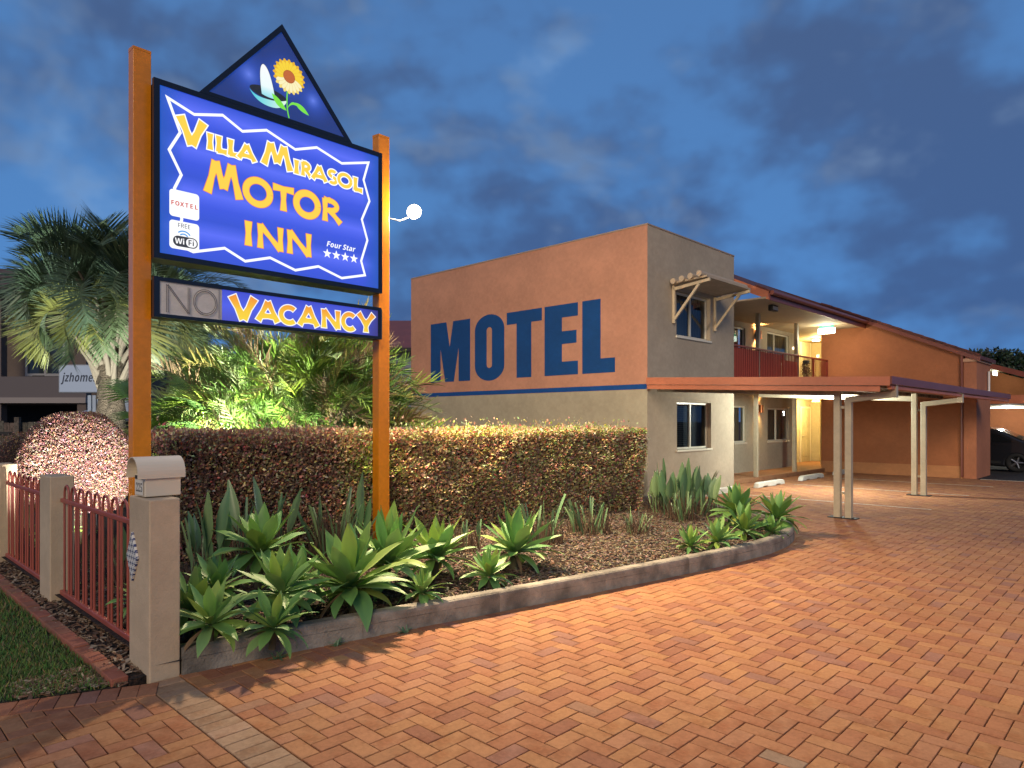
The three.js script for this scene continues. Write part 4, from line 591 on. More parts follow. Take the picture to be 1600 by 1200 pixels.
function agave(u, v, h, R, n, label, style = 0) {   // crown at height h, leaf length R
  R *= rr(0.76, 0.92); n = Math.round(n * 1.3); h = 0.11 + (h - 0.11) * 0.74; const t = thing('agave', label, 'agave', [u, 0.11, v]); const st = rod(new V3(u, 0.08, -v), new V3(u, h - 0.02, -v), R * 0.11, R * 0.10, 8); part('stem', uvm(st), std([0.10, 0.085, 0.05], { roughness: 1 }), t);
  const base = rr(0, 6.28), tilt = rr(-0.15, 0.15), tilt2 = rr(-0.15, 0.15);
  for (let i = 0; i < n; i++) {
    const f = i / (n - 1), k = clamp(Math.round(f * 7.5 + rr(-0.8, 0.8) + style), 0, 9), mat = f > 0.9 && rnd() < 0.4 ? (rnd() < 0.4 ? agDry : agYellow) : style < 0 ? pick(agMats) : pick([agMats[0], agMats[1], agMats[2], agMats[0], agMats[3]]);
    const m = new THREE.Mesh(AG[k], mat); m.name = 'leaf'; const L = R * (0.78 + 0.42 * Math.sin(Math.PI * Math.min(1, 0.25 + f * 0.6))) * rr(0.85, 1.12);
    const el = lerp(1.38, -0.12, Math.pow(f, 0.72)) + rr(-0.12, 0.12) - style * 0.06, az = base + i * 2.39996 + rr(-0.15, 0.15);
    m.rotation.set(tilt + 0, az, el, 'YXZ'); m.rotation.set(rr(-0.25, 0.25), az, el, 'YZX'); m.scale.set(L, L, L * rr(0.85, 1.1)); m.scale.y *= rr(0.8, 1.25); if (mat === agDry) m.scale.set(L * 0.8, L, L * 0.45); m.position.set(Math.cos(az) * R * 0.07, h - 0.11 + (1 - f) * R * 0.16 - f * R * 0.05, -Math.sin(az) * R * 0.07); t.add(m);
  }
  t.rotation.set(rr(-0.14, 0.14), 0, rr(-0.14, 0.14));
  return t;
}
for (const [u, v, h, R, n, l, s] of [
  [1.99, 4.93, 0.34, 0.34, 22, 'agave spilling over the kerb right beside the letterbox pillar', 1], [2.32, 5.45, 0.48, 0.30, 26, 'pale yellow-green agave behind the kerb plant nearest the letterbox pillar', 0.6],
  [2.60, 5.08, 0.46, 0.40, 24, 'upright agave third along the kerb from the letterbox pillar', -0.6], [3.05, 6.38, 0.56, 0.50, 26, 'dark green agave set back between the two sign posts', 0.6],
  [3.25, 5.02, 0.38, 0.53, 32, 'largest agave at the kerb, its leaves throwing a shadow on the bricks', 0.2], [3.90, 5.50, 0.44, 0.56, 28, 'tall spiky agave in front of the right sign post', -1.2],
  [4.52, 5.50, 0.38, 0.48, 24, 'agave immediately right of the right sign post base', -0.4], [1.98, 5.32, 0.38, 0.36, 22, 'agave pressed against the right face of the letterbox pillar', -0.4],
  [2.36, 4.72, 0.26, 0.28, 20, 'small agave with drooping leaves over the kerb top, second from the pillar', 0.8], [3.02, 5.55, 0.36, 0.30, 20, 'small pale agave behind the largest kerb agave', 0], [3.78, 4.80, 0.24, 0.26, 20, 'small lime agave tucked low at the right of the largest agave', 0.4],
  [4.62, 4.80, 0.25, 0.30, 24, 'low agave in front of the tall isolated agave', 0], [5.40, 5.22, 0.34, 0.54, 28, 'tall isolated agave right of the sign with bark all round', -1.0],
  [7.62, 4.32, 0.20, 0.28, 20, 'small yellow-green agave by the kerb, left one of a low pair', -0.4], [8.05, 4.18, 0.22, 0.32, 22, 'small agave by the kerb, right one of a low pair', -0.3],
  [9.0, 4.28, 0.24, 0.42, 22, 'bright yellow-green agave at the kerb bend', -0.8], [9.85, 4.75, 0.40, 0.46, 34, 'dense spiky agave at the back of the kerb-bend group', -1.0], [10.05, 4.28, 0.32, 0.46, 28, 'agave at the outer tip of the kerb bend', 0], [9.3, 4.0, 0.2, 0.26, 20, 'small low agave at the foot of the kerb-bend group', 0],
  [1.86, 5.95, 0.34, 0.24, 20, 'agave leaning through the red fence beside the letterbox pillar', 0.8], [1.95, 9.2, 0.52, 0.30, 18, 'agave behind the far red fence panel', 1],
]) agave(u, v, h, R, n, l, s);

// strap and paddle leaved clumps
const paddleW = (t) => (t < 0.42 ? 0.012 : 0.010 + 0.062 * Math.sin(Math.PI * Math.pow((t - 0.42) / 0.58, 0.8)));
const PAD = [0, 1, 2, 3].map((k) => blade(1, (t) => paddleW(t) * rr(0.9, 1.1), [0.05, 0.15, 0.25, 0.0][k], 0.45, 12, 0, [1.1, 1.1, 1], [1, 1, 1], rr(-0.3, 0.3), 0.004));
const STRAP = [0, 1, 2].map((k) => blade(1, (t) => 0.030 * (t > 0.93 ? 0.75 : 1), [0.05, 0.2, 0.35][k], 0.7, 6, 0, [1.1, 1.1, 1], [1, 1, 1], rr(-0.4, 0.4)));
const padMats = [[0.15, 0.25, 0.12], [0.11, 0.215, 0.10], [0.20, 0.30, 0.13]].map((c) => leafMat(c, { roughness: 0.4 })), brown = leafMat([0.11, 0.06, 0.03], { roughness: 0.9 });
function clump(u, v, H, W, nPad, nStrap, nDead, label, cut = 0.55, wide = 1) {
  const t = thing('paddle_plant', label, 'plant', [u, 0.11, v], 'strap-leaved plants under the hedge');
  const put = (g, m, len0, el, name) => { const len = len0 * rr(0.75, 1.1), o = new THREE.Mesh(g, m); o.name = name; const a = rr(0, 6.28), r = Math.sqrt(rnd()) * W * 0.32; o.position.set(Math.cos(a) * r, -0.02, Math.sin(a) * r); o.rotation.set(rr(-1.5, 1.5), -a + rr(-0.6, 0.6), el, 'YZX'); o.scale.set(len, len, len * rr(0.9, 1.25) * wide); t.add(o); };
  for (let k = 0; k < nPad; k++) put(pick(PAD), pick(padMats), H * rr(0.7, 1.05), rr(1.32, 1.66), 'leaf');
  for (let k = 0; k < nStrap; k++) put(pick(STRAP), pick(padMats), H * cut * rr(0.6, 1.1), rr(1.1, 1.6), 'leaf');
  const dead = []; for (let k = 0; k < nDead; k++) { const a = rr(0, 6.28), r = Math.sqrt(rnd()) * W * 0.4, x = u + Math.cos(a) * r, z = -v + Math.sin(a) * r, h = H * cut * rr(0.25, 0.8); dead.push(rod(new V3(x, 0.08, z), new V3(x + rr(-0.1, 0.1), 0.1 + h, z + rr(-0.1, 0.1)), 0.007, 0.002, 3)); }
  const d = merge(dead); d.setAttribute('color', new THREE.Float32BufferAttribute(new Float32Array(d.attributes.position.count * 3).fill(1), 3)); const dm = part('dead_stalks', d, brown, t); dm.userData.kind = 'stuff';
}
clump(10.75, 6.2, 0.95, 1.7, 46, 30, 260, 'tall paddle-leaved clump between the hedge end and the motel corner', 0.55, 1.2); clump(9.9, 5.75, 0.55, 0.7, 2, 20, 90, 'cut strap-leaf clump at the foot of the tall paddle-leaved clump', 0.9);
clump(8.35, 5.6, 0.42, 0.5, 3, 12, 60, 'small strap-leaf clump left of the kerb-bend agaves', 0.95); clump(7.85, 6.05, 0.55, 0.85, 0, 24, 110, 'cut strap-leaf clump in front of the right end of the hedge', 1); clump(6.75, 6.05, 0.60, 0.85, 1, 22, 130, 'cut strap-leaf clump with brown stubs right of the tall isolated agave', 1);
clump(5.75, 6.5, 0.50, 0.8, 1, 10, 160, 'mostly brown strap-leaf clump behind the tall isolated agave', 0.9); clump(3.55, 7.35, 1.02, 0.8, 8, 14, 150, 'paddle-leaved clump behind the dark green agave', 0.75, 0.7); clump(4.45, 7.2, 0.98, 0.9, 6, 20, 240, 'paddle-leaved clump with brown stalks left of the right sign post', 0.75, 0.7);
clump(2.75, 6.9, 0.92, 0.5, 8, 8, 60, 'dark paddle-leaved clump just right of the letterbox pillar', 0.7, 0.75); clump(2.25, 7.3, 0.7, 0.5, 2, 8, 80, 'dim strap-leaf clump seen through the fence beside the letterbox', 0.8);

for (const [u, v, l] of [[2.86, 4.66, 'small weed at the kerb foot under the largest agave'], [3.42, 4.55, 'tuft of weed at the kerb foot right of the largest agave'], [2.4, 4.72, 'tiny weed at the kerb foot nearest the letterbox pillar']]) { const t = thing('weed', l, 'weed', [u, 0, v]); for (let k = 0; k < 16; k++) { const m = new THREE.Mesh(STRAP[k % 3], padMats[k % 2]); m.name = 'leaf'; const L = rr(0.04, 0.085); m.scale.set(L, L, L * 3); m.rotation.set(0, rr(0, 6.28), rr(0.1, 1.1), 'YZX'); m.position.set(rr(-0.03, 0.03), 0.0, rr(-0.02, 0.02)); t.add(m); } }
// clipped hedges: a dark twiggy core inside a shell of small leaves
const tiny = new THREE.BufferGeometry(); tiny.setAttribute('position', new THREE.Float32BufferAttribute([0, 0, 0, 0.4, 0.08, 0.28, 1, 0, 0, 0, 0, 0, 1, 0, 0, 0.4, 0.08, -0.28], 3)); tiny.computeVertexNormals();
function leafShell(name, parent, n, at, col, s0, s1, inward) {
  const im = new THREE.InstancedMesh(tiny, new THREE.MeshPhysicalMaterial({ color: lin(1, 1, 1), roughness: 0.5, side: THREE.DoubleSide, transmission: 0.25, thickness: 0 }), n); im.name = name; im.userData.kind = 'stuff';
  const m4 = new THREE.Matrix4(), q = new THREE.Quaternion(), e = new THREE.Euler(), off = origin(parent);
  for (let i = 0; i < n; i++) { const [p, nn] = at(); const d = Math.pow(rnd(), 1.6) * inward; p.addScaledVector(nn, -d); const s = rr(s0, s1); q.setFromUnitVectors(new V3(1, 0, 0), nn.clone().add(new V3(rr(-1, 1), rr(-0.6, 1), rr(-1, 1))).normalize()); q.multiply(new THREE.Quaternion().setFromEuler(e.set(rr(0, 6.28), 0, 0))); m4.compose(p.clone().sub(off), q, new V3(s, s, s)); im.setMatrixAt(i, m4); im.setColorAt(i, lin(...col(p, nn, d).map((x) => x * rr(0.65, 1.3)))); }
  parent.add(im); return im;
}
const wine = [0.19, 0.10, 0.075], bronze = [0.34, 0.215, 0.12], olive = [0.27, 0.27, 0.10], lime = [0.30, 0.37, 0.07], straw = [0.52, 0.40, 0.23], pink = [0.42, 0.14, 0.10], palePk = [0.44, 0.32, 0.26];
{
  const A = [2.85, 8.62], B = [10.68, 7.50], HW = 0.62, Y0 = 0.1, Y1 = 1.60, L = Math.hypot(B[0] - A[0], B[1] - A[1]), du = (B[0] - A[0]) / L, dv = (B[1] - A[1]) / L;
  const t = thing('clipped_hedge', 'long box-clipped bronze hedge running behind the sign posts to the motel', 'hedge', [6.2, 0.1, 8.1]);
  const W = (s, o, y) => new V3(A[0] + du * s - dv * o, y, -(A[1] + dv * s + du * o));
  const wob = (s, y, k) => fbm(s * 1.6, y * 1.6, k, 3) * 0.2;
  const at = () => {
    const k = rnd(); let s, o, y, n;
    if (k < 0.62) { s = rr(-0.05, L + 0.1); y = Y0 + (Y1 - Y0) * Math.pow(rnd(), 0.85); const taper = sm(0.5, 0, (y - Y0) / 1.5) * 0.12; o = -HW + wob(s, y, 1) + taper; n = new V3(dv, 0.15, du); }
    else if (k < 0.88) { s = rr(-0.05, L + 0.1); o = rr(-HW, HW); y = Y1 + wob(s, o, 5) * 0.55 - sm(0.42, 0.62, Math.abs(o)) * 0.07 + (rnd() < 0.05 ? rr(0.02, 0.17) : 0); n = new V3(0, 1, 0); }
    else { o = rr(-HW, HW); y = rr(Y0, Y1); s = L + 0.12 + wob(o * 2, y, 9) - sm(0.35, 0.62, Math.abs(o)) * 0.18; n = new V3(du, 0.1, -dv); }
    if (s > L - 0.15 && k < 0.88) { const e = Math.pow(clamp((s - L + 0.15) / 0.3, 0, 1), 2); if (k < 0.62) o += e * 0.22; else y -= e * 0.14; }
    return [W(s, o, y), n.clone()];
  };
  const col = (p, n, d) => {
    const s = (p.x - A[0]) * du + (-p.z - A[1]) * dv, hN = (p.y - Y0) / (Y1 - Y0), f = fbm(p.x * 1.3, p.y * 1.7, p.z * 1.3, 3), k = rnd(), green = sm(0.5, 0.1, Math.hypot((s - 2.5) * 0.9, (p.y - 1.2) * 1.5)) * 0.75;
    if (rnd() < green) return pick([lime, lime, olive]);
    if (hN > 0.93 && s > 3.6) return k < 0.5 ? straw : k < 0.78 ? lime : k < 0.88 ? pink : bronze;  // top leaves yellower: the lamp's warm light is put into their colour
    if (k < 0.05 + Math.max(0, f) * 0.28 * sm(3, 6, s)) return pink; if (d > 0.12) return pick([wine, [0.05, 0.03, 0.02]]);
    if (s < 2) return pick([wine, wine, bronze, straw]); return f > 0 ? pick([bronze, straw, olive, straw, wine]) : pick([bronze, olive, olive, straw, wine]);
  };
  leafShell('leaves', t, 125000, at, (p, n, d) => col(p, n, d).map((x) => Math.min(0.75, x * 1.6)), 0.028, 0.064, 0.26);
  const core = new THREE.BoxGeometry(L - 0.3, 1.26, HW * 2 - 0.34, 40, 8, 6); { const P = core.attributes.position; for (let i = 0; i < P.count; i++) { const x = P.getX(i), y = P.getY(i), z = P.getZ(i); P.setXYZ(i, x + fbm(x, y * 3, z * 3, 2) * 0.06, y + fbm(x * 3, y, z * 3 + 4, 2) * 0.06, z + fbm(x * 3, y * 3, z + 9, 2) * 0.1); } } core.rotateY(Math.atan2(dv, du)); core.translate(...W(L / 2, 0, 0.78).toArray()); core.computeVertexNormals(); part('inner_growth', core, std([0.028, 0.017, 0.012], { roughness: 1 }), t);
  const tw = []; for (let k = 0; k < 1500; k++) { const s = rr(0, L), o = -HW + rr(0.0, 0.16), y = rr(0.1, 1.1), a = W(s, o + 0.06, y), b = W(s + rr(-0.14, 0.14), o - rr(-0.02, 0.05), y + rr(0.15, 0.6)); tw.push(rod(a, b, 0.006, 0.002, 3)); } const tm = part('twigs', merge(tw), std([0.20, 0.14, 0.10], { roughness: 1 }), t); tm.userData.kind = 'stuff';
}
function globe(u, y, v, rx, ry, rz, n, label, cols) {
  const t = thing('globe_bush', label, 'bush', [u, 0.1, v]);
  const at = () => { const a = rr(0, 6.283), w = rr(-0.75, 1), r = Math.sqrt(1 - w * w), nn = new V3(r * Math.cos(a), w, r * Math.sin(a)), k = 1 + fbm(nn.x * 2.2 + u, nn.y * 2.2, nn.z * 2.2, 3) * 0.13; return [new V3(u + nn.x * rx * k, y + nn.y * ry * k, -v + nn.z * rz * k), nn.clone().normalize()]; };
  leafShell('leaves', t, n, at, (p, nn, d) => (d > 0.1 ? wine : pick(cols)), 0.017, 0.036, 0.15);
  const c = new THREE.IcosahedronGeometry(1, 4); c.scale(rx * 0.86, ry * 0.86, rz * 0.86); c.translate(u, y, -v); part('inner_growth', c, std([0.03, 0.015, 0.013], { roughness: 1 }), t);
  part('trunk', rod(new V3(u, 0, -v), new V3(u, y, -v), 0.06, 0.04, 7), std([0.12, 0.09, 0.06]), t);
}
globe(2.5, 1.12, 10.45, 0.66, 0.74, 0.66, 60000, 'round clipped wine-red bush lit by the spotlight behind the fence', [wine, [0.26, 0.13, 0.12], palePk, wine, [0.2, 0.09, 0.09], bronze]);
globe(2.35, 0.95, 12.6, 0.6, 0.62, 0.6, 12000, 'darker round bush left behind the lit round bush', [wine, wine, bronze]);

// palms: a frond is a bent midrib with two rows of leaflets
function frond(L, pairs, leaf, e0, curl, lift, wid, sweepF = 0.5, droop = 0.5, jit = 0.12) {
  const p = [], c = [], idx = []; const N = 26, X = [], Yc = [], An = []; let x = 0, y = 0, a = e0;
  for (let i = 0; i <= N; i++) { X.push(x); Yc.push(y); An.push(a); a -= (curl / N) * (0.35 + 1.3 * (i / N)); x += (Math.cos(a) * L) / N; y += (Math.sin(a) * L) / N; }
  const pt = (t) => { const f = t * N, i = Math.min(N - 1, Math.floor(f)), g = f - i; return [lerp(X[i], X[i + 1], g), lerp(Yc[i], Yc[i + 1], g), lerp(An[i], An[i + 1], g)]; };
  for (let i = 0; i <= N; i++) { const r = lerp(0.022, 0.004, i / N) * L * 0.45, q = p.length / 3; for (let k = 0; k < 3; k++) { const b = (k / 3) * 6.283; p.push(X[i] - Math.sin(An[i]) * r * Math.cos(b), Yc[i] + Math.cos(An[i]) * r * Math.cos(b), r * Math.sin(b)); c.push(1.1, 1.05, 0.8); } if (i) for (let k = 0; k < 3; k++) { const o = q - 3, k2 = (k + 1) % 3; idx.push(o + k, q + k, o + k2, o + k2, q + k, q + k2); } }
  for (let j = 0; j < pairs; j++) for (const sd of [-1, 1]) {
    const t = 0.16 + 0.84 * ((j + rr(-0.3, 0.3) + 0.5) / pairs), [bx, by, ba] = pt(clamp(t, 0, 1)), l = leaf * (0.45 + 0.75 * Math.sin(Math.PI * clamp(0.18 + t * 0.74, 0, 1))) * rr(0.85, 1.12), w = wid * rr(0.8, 1.15), up = lift + rr(-jit, jit), sw = sweepF + 0.35 * t + rr(-jit, jit);
    let dx = Math.cos(ba) * sw - Math.sin(ba) * up, dy = Math.sin(ba) * sw + Math.cos(ba) * up, dz = sd * (1 - sw * 0.35), dl = Math.hypot(dx, dy, dz); dx /= dl; dy /= dl; dz /= dl;
    const q = p.length / 3; let px = bx, py = by, pz = 0; const g = rr(0.7, 1.25);
    for (let s = 0; s <= 3; s++) { const ww = w * [0.6, 1, 0.75, 0.0][s]; const ox = Math.cos(ba) * ww, oy = Math.sin(ba) * ww; p.push(px - ox, py - oy, pz, px + ox, py + oy, pz); c.push(g, g, g * 0.9, g, g, g * 0.9); px += (dx * l) / 3; py += (dy * l) / 3; pz += (dz * l) / 3; dy -= droop * 0.22 * (s + 0.5); const d2 = Math.hypot(dx, dy, dz); dx /= d2; dy /= d2; dz /= d2; }
    for (let s = 0; s < 3; s++) { const o = q + s * 2; idx.push(o, o + 2, o + 1, o + 1, o + 2, o + 3); }
  }
  const g = new THREE.BufferGeometry(); g.setAttribute('position', new THREE.Float32BufferAttribute(p, 3)); g.setAttribute('color', new THREE.Float32BufferAttribute(c, 3)); g.setIndex(idx); g.computeVertexNormals(); return g;
}
const pindoMats = [[0.11, 0.175, 0.115], [0.085, 0.14, 0.095], [0.14, 0.20, 0.11], [0.20, 0.215, 0.06]].map((c) => leafMat(c, { roughness: 0.5 }));
const darkPalm = [[0.045, 0.065, 0.035], [0.055, 0.075, 0.04]].map((c) => leafMat(c));
const ladyMats = [[0.16, 0.29, 0.04], [0.10, 0.21, 0.045], [0.24, 0.35, 0.05], [0.17, 0.23, 0.11], [0.29, 0.27, 0.09]].map((c) => leafMat(c, { roughness: 0.4 })), ladyDry = leafMat([0.19, 0.13, 0.075], { roughness: 0.9 });
const PIN = [[1.45, 2.0], [1.3, 2.8], [1.1, 3.3], [1.0, 3.4], [0.75, 3.3]].map(([e, c]) => frond(2.5, 74, 0.66, e, c, 0.6, 0.019, 0.5, 0.22));
function palm(name, u, v, yT, lean, n, scale, geos, mats, label, trunkR, group, azMin = 0) {
  const t = thing(name, label, 'palm tree', [u, 0.05, v]);
  const tr = []; for (let k = 0; k < 14; k++) { const a = k / 14, b = (k + 1) / 14; tr.push(rod(new V3(u + lean * a * a, yT * a, -v), new V3(u + lean * b * b, yT * b, -v), trunkR * (1.12 - 0.2 * a), trunkR * (0.94 - 0.2 * a), 12)); } part('trunk', uvm(merge(tr)), std([0.16, 0.125, 0.095], { roughness: 1, bumpMap: rep(T.grain, 1.5), bumpScale: 0.02, map: rep(T.stain, 1.2) }), t);
  const bo = []; for (let k = 0; k < 84; k++) { const a = k * 2.4, f = rnd(), y = yT - 1.5 * f - 0.02, c = new V3(u + lean, y, -v), d = new V3(Math.cos(a), 0, Math.sin(a)); bo.push(rod(c.clone().addScaledVector(d, trunkR * 0.6), c.clone().addScaledVector(d, trunkR * 1.6 + (1 - f) * 0.25 + rr(0, 0.12)).add(new V3(0, 0.5 + rr(0, 0.35), 0)), 0.05 * (trunkR / 0.2), 0.022, 5)); } part('leaf_bases', uvm(merge(bo)), std([0.22, 0.18, 0.14], { roughness: 1 }), t);
  for (let i = 0; i < n; i++) { const f = (i + 0.5) / n, m = new THREE.Mesh(geos[clamp(Math.floor(Math.pow(f, 1.5) * geos.length), 0, geos.length - 1)], pick(f > 0.72 ? mats.slice(-2) : mats.slice(0, 3))); m.name = 'frond'; const s = scale * rr(0.85, 1.12); m.scale.set(s, s, s); m.rotation.set(rr(-0.25, 0.25), i * 2.39996 + rr(-0.2, 0.2), rr(-0.1, 0.1), 'YXZ'); m.position.set(lean, yT + 0.02 - f * 0.35, 0); t.add(m); }
}
palm('pindo_palm', 4.02, 14.5, 3.75, 0.0, 66, 0.86, PIN, pindoMats, 'big silvery palm with arching recurved fronds left of the sign', 0.26);
palm('slender_palm', 6.3, 17.9, 4.45, 0.0, 26, 0.95, [[1.1, 2.0], [0.7, 2.3], [0.3, 1.9]].map(([e, c]) => frond(2.5, 44, 0.55, e, c, 0.2, 0.014, 0.6, 0.6)), darkPalm, 'slender dark palm whose trunk shows below the vacancy panel', 0.13);
{ // clump of feather-leaved canes behind the hedge
  const t = thing('palm_clump', 'dense spotlit clump of feathery palm canes rising behind the hedge', 'palm clump', [5.5, 0.1, 10.2]);
  const G = [[1.35, 0.9], [1.25, 1.3], [1.1, 1.6], [0.9, 1.5], [1.45, 0.5], [0.8, 1.9]].map(([e, c]) => frond(1.4, 23, 0.36, e, c, 0.35, 0.0185, 1.0, 0.14, 0.36));
  for (let i = 0; i < 298; i++) {
    const fu = rr(-1, 1), fv = rr(-1, 1), u = 1.36 * fu - 0.2, v = 0.7 * fv, m = new THREE.Mesh(pick(G), rnd() < 0.08 + Math.max(0, fu) * 0.2 ? ladyDry : pick(ladyMats)); m.name = 'frond';
    const top = fu < -0.45 ? lerp(2.05, 3.25, sm(-1, -0.4, fu)) : fu < 0.7 ? 3.45 : lerp(3.45, 2.7, (fu - 0.65) / 0.35), y = lerp(0.5, Math.max(0.6, top - 1.05), Math.sqrt(rnd())), s = rr(0.7, 1.05);
    m.position.set(0.696 * u + 0.718 * v, y, 0.718 * u - 0.696 * v); m.rotation.set(rr(-0.9, 0.9), Math.atan2(v, u) - 0.8 + rr(-1.6, 1.6), rr(-0.3, 0.25), 'YXZ'); m.scale.set(s, s, s); t.add(m);
  }
  for (let gi = 0; gi < 2; gi++) { // the tangle inside the clump
    const im = new THREE.InstancedMesh(G[gi * 2], ladyMats[gi], 260); im.name = 'inner_fronds'; im.userData.kind = 'stuff'; const m4 = new THREE.Matrix4(), q = new THREE.Quaternion(), e = new THREE.Euler();
    for (let i = 0; i < 260; i++) { const fu = rr(-1, 1), u = 1.3 * fu - 0.2, v = rr(-0.45, 0.75), top = fu < -0.45 ? lerp(1.9, 3.1, sm(-1, -0.45, fu)) : 3.15 - Math.max(0, fu - 0.65); q.setFromEuler(e.set(rr(-1.2, 1.2), rr(0, 6.28), rr(-0.5, 0.3), 'YXZ')); const s = rr(0.6, 0.95); m4.compose(new V3(0.696 * u + 0.718 * v, lerp(0.3, top - 0.9, Math.sqrt(rnd())), 0.718 * u - 0.696 * v), q, new V3(s, s, s)); im.setMatrixAt(i, m4); }
    t.add(im);
  }
  const st = []; for (let k = 0; k < 46; k++) { const a = rr(-1.5, 1.5), b = rr(-0.6, 0.6), x = 5.5 + a * 0.75, z = -10.2 + a * 0.66 * 1; st.push(rod(new V3(x + b * 0.3, 0, z + b * 0.3), new V3(x + b * 0.5 + rr(-0.15, 0.15), rr(0.9, 2.0), z + b * 0.5), 0.016, 0.010, 5)); } part('canes', uvm(merge(st)), std([0.17, 0.16, 0.07]), t);
  // fan palm at its left
  const f = thing('fan_palm', 'small bright green fan palm behind the hedge beside the left sign post', 'palm', [3.85, 0.1, 10.9]);
  const fan = (R) => { const l = []; for (let k = 0; k < 22; k++) { const a = lerp(-2.0, 2.0, k / 21); const g = blade(R * (0.8 + 0.2 * Math.cos(a * 0.7)), (t) => 0.017 * Math.sin(Math.PI * (0.12 + t * 0.86)), 0.5, 0.6, 5); g.rotateY(a * 0.75); l.push(g); } return merge(l); };
  const FG = [fan(0.5), fan(0.42), fan(0.58)], fm = [[0.09, 0.19, 0.035], [0.13, 0.24, 0.04], [0.07, 0.15, 0.04]].map((c) => leafMat(c, { roughness: 0.4 }));
  for (let i = 0; i < 26; i++) { const az = i * 2.4, y = rr(0.9, 2.05) + (i === 0 ? 0.25 : 0), r = i === 0 ? 0.02 : rr(0.15, 0.6), x = Math.cos(az) * r, z = Math.sin(az) * r; const m = new THREE.Mesh(pick(FG), pick(fm)); m.name = 'fan_leaf'; m.position.set(x, y, z); m.rotation.set(rr(-0.3, 0.3), -az + rr(-0.4, 0.4), i === 0 ? 1.4 : rr(0.2, 1.2), 'YZX'); f.add(m); part('leaf_stalk', rod(new V3(0, 0.1, 0), new V3(x, y, z), 0.01, 0.007, 5), std([0.13, 0.18, 0.05]), f, false); }
  // feather palm showing between the sign post and the motel
  const e = thing('feather_palm', 'leaning feather palm fronds between the right sign post and the motel wall', 'palm', [7.2, 0.1, 10.05]);
  const EG = [frond(1.7, 34, 0.42, 1.3, 1.0, 0.15, 0.014, 0.7, 0.35), frond(1.7, 34, 0.42, 1.1, 1.4, 0.15, 0.014, 0.7, 0.35)];
  for (let i = 0; i < 14; i++) { const m = new THREE.Mesh(EG[i % 2], pick(ladyMats.slice(0, 4))); m.name = 'frond'; m.position.set(rr(-0.25, 0.25), rr(0.6, 1.4), rr(-0.25, 0.25)); m.rotation.set(rr(-0.3, 0.3), i * 2.4, rr(-0.1, 0.1), 'YXZ'); const s = rr(0.5, 0.72); m.scale.set(s, s, s); e.add(m); } part('stem', rod(new V3(7.2, 0, -10.05), new V3(7.2, 1.2, -10.05), 0.06, 0.05, 8), std([0.15, 0.13, 0.08]), e);
}

// ------------------------------------------------------------------ across the yard and behind
{ // neighbouring house on the left, turned to face the street corner
  const t = thing('brick_house', 'dim two-storey house with a balcony behind the palings at far left', 'house', [5.2, 0, 31]); t.rotation.y = -0.80;
  const wall = render_([0.17, 0.13, 0.11]), P = (n, g, m, par = t) => part(n, g, m, par, false);
  P('wall', box(-9, 3.4, 2.6, 6.3, 0.6, 9), wall); P('lower_wall', box(-9, 3.4, 0, 2.6, 3, 9), M.dark); P('balcony_slab', box(-9, 3.4, 2.35, 2.55, -0.9, 2.9), std([0.30, 0.26, 0.24])); for (const x of [-2.2, 0.15, 3.2]) { P('pier', box(x - 0.16, x + 0.16, 0, 2.35, -0.8, -0.5), wall); P('pier', box(x - 0.16, x + 0.16, 2.55, 6.2, -0.8, -0.5), wall); }
  P('eaves_board', box(-9.5, 4.0, 6.22, 6.42, -1.2, -1.1), M.dark); P('roof', wallU([[-1.2, 6.3], [4.3, 8.3], [9.6, 6.3]], -9.5, 13.5).translate(0, 0, 0), M.tileRoof);
  for (const x of [-1.3, 1.0]) { const w = sub('window', t); P('frame', merge([box(x - 0.75, x + 0.75, 3.4, 3.5, 0.5, 0.6), box(x - 0.75, x + 0.75, 5.2, 5.3, 0.5, 0.6), box(x - 0.75, x - 0.67, 3.5, 5.2, 0.5, 0.6), box(x + 0.67, x + 0.75, 3.5, 5.2, 0.5, 0.6), box(x - 0.04, x + 0.04, 3.5, 5.2, 0.5, 0.59)]), std([0.30, 0.30, 0.31]), w); const g = new THREE.PlaneGeometry(1.34, 1.7); g.translate(x, 4.35, -0.56); P('pane', g, std([0.03, 0.04, 0.05], { roughness: 0.08 }), w); }
  P('balustrade', box(-9, 3.4, 2.55, 3.3, -0.86, -0.82), std([0.13, 0.11, 0.11])); 
  for (const [x, l] of [[0.8, 'left'], [2.0, 'right']]) { const c = sub('balcony_chair', t); P('seat', box(x - 0.22, x + 0.22, 2.98, 3.02, 0.0, 0.42), M.dark, c); P('backrest', box(x - 0.22, x + 0.22, 3.02, 3.42, 0.4, 0.44), M.dark, c); }
}
{
  const f = thing('paling_fence', 'weathered paling fence low at far left behind the dark bush', 'fence', [4.0, 0, 21.7]); f.rotation.y = -0.80; const mats = [0, 1, 2].map(() => std([0.20 * rr(0.8, 1.2), 0.165, 0.14], { roughness: 1, map: rep(T.stain, 2) }));
  for (let k = 0; k < 40; k++) { const x = -3.2 + k * 0.155; part('paling', box(x, x + 0.145, 0.02, 1.7 + rr(-0.03, 0.03), 0, 0.02), pick(mats), f, false); } part('rail', box(-3.2, 3, 1.36, 1.44, -0.05, 0), M.dark, f, false); for (const x of [-1.9, -0.2, 1.6]) part('post', box(x, x + 0.12, 0, 1.82, -0.14, -0.052), mats[0], f, false);
}
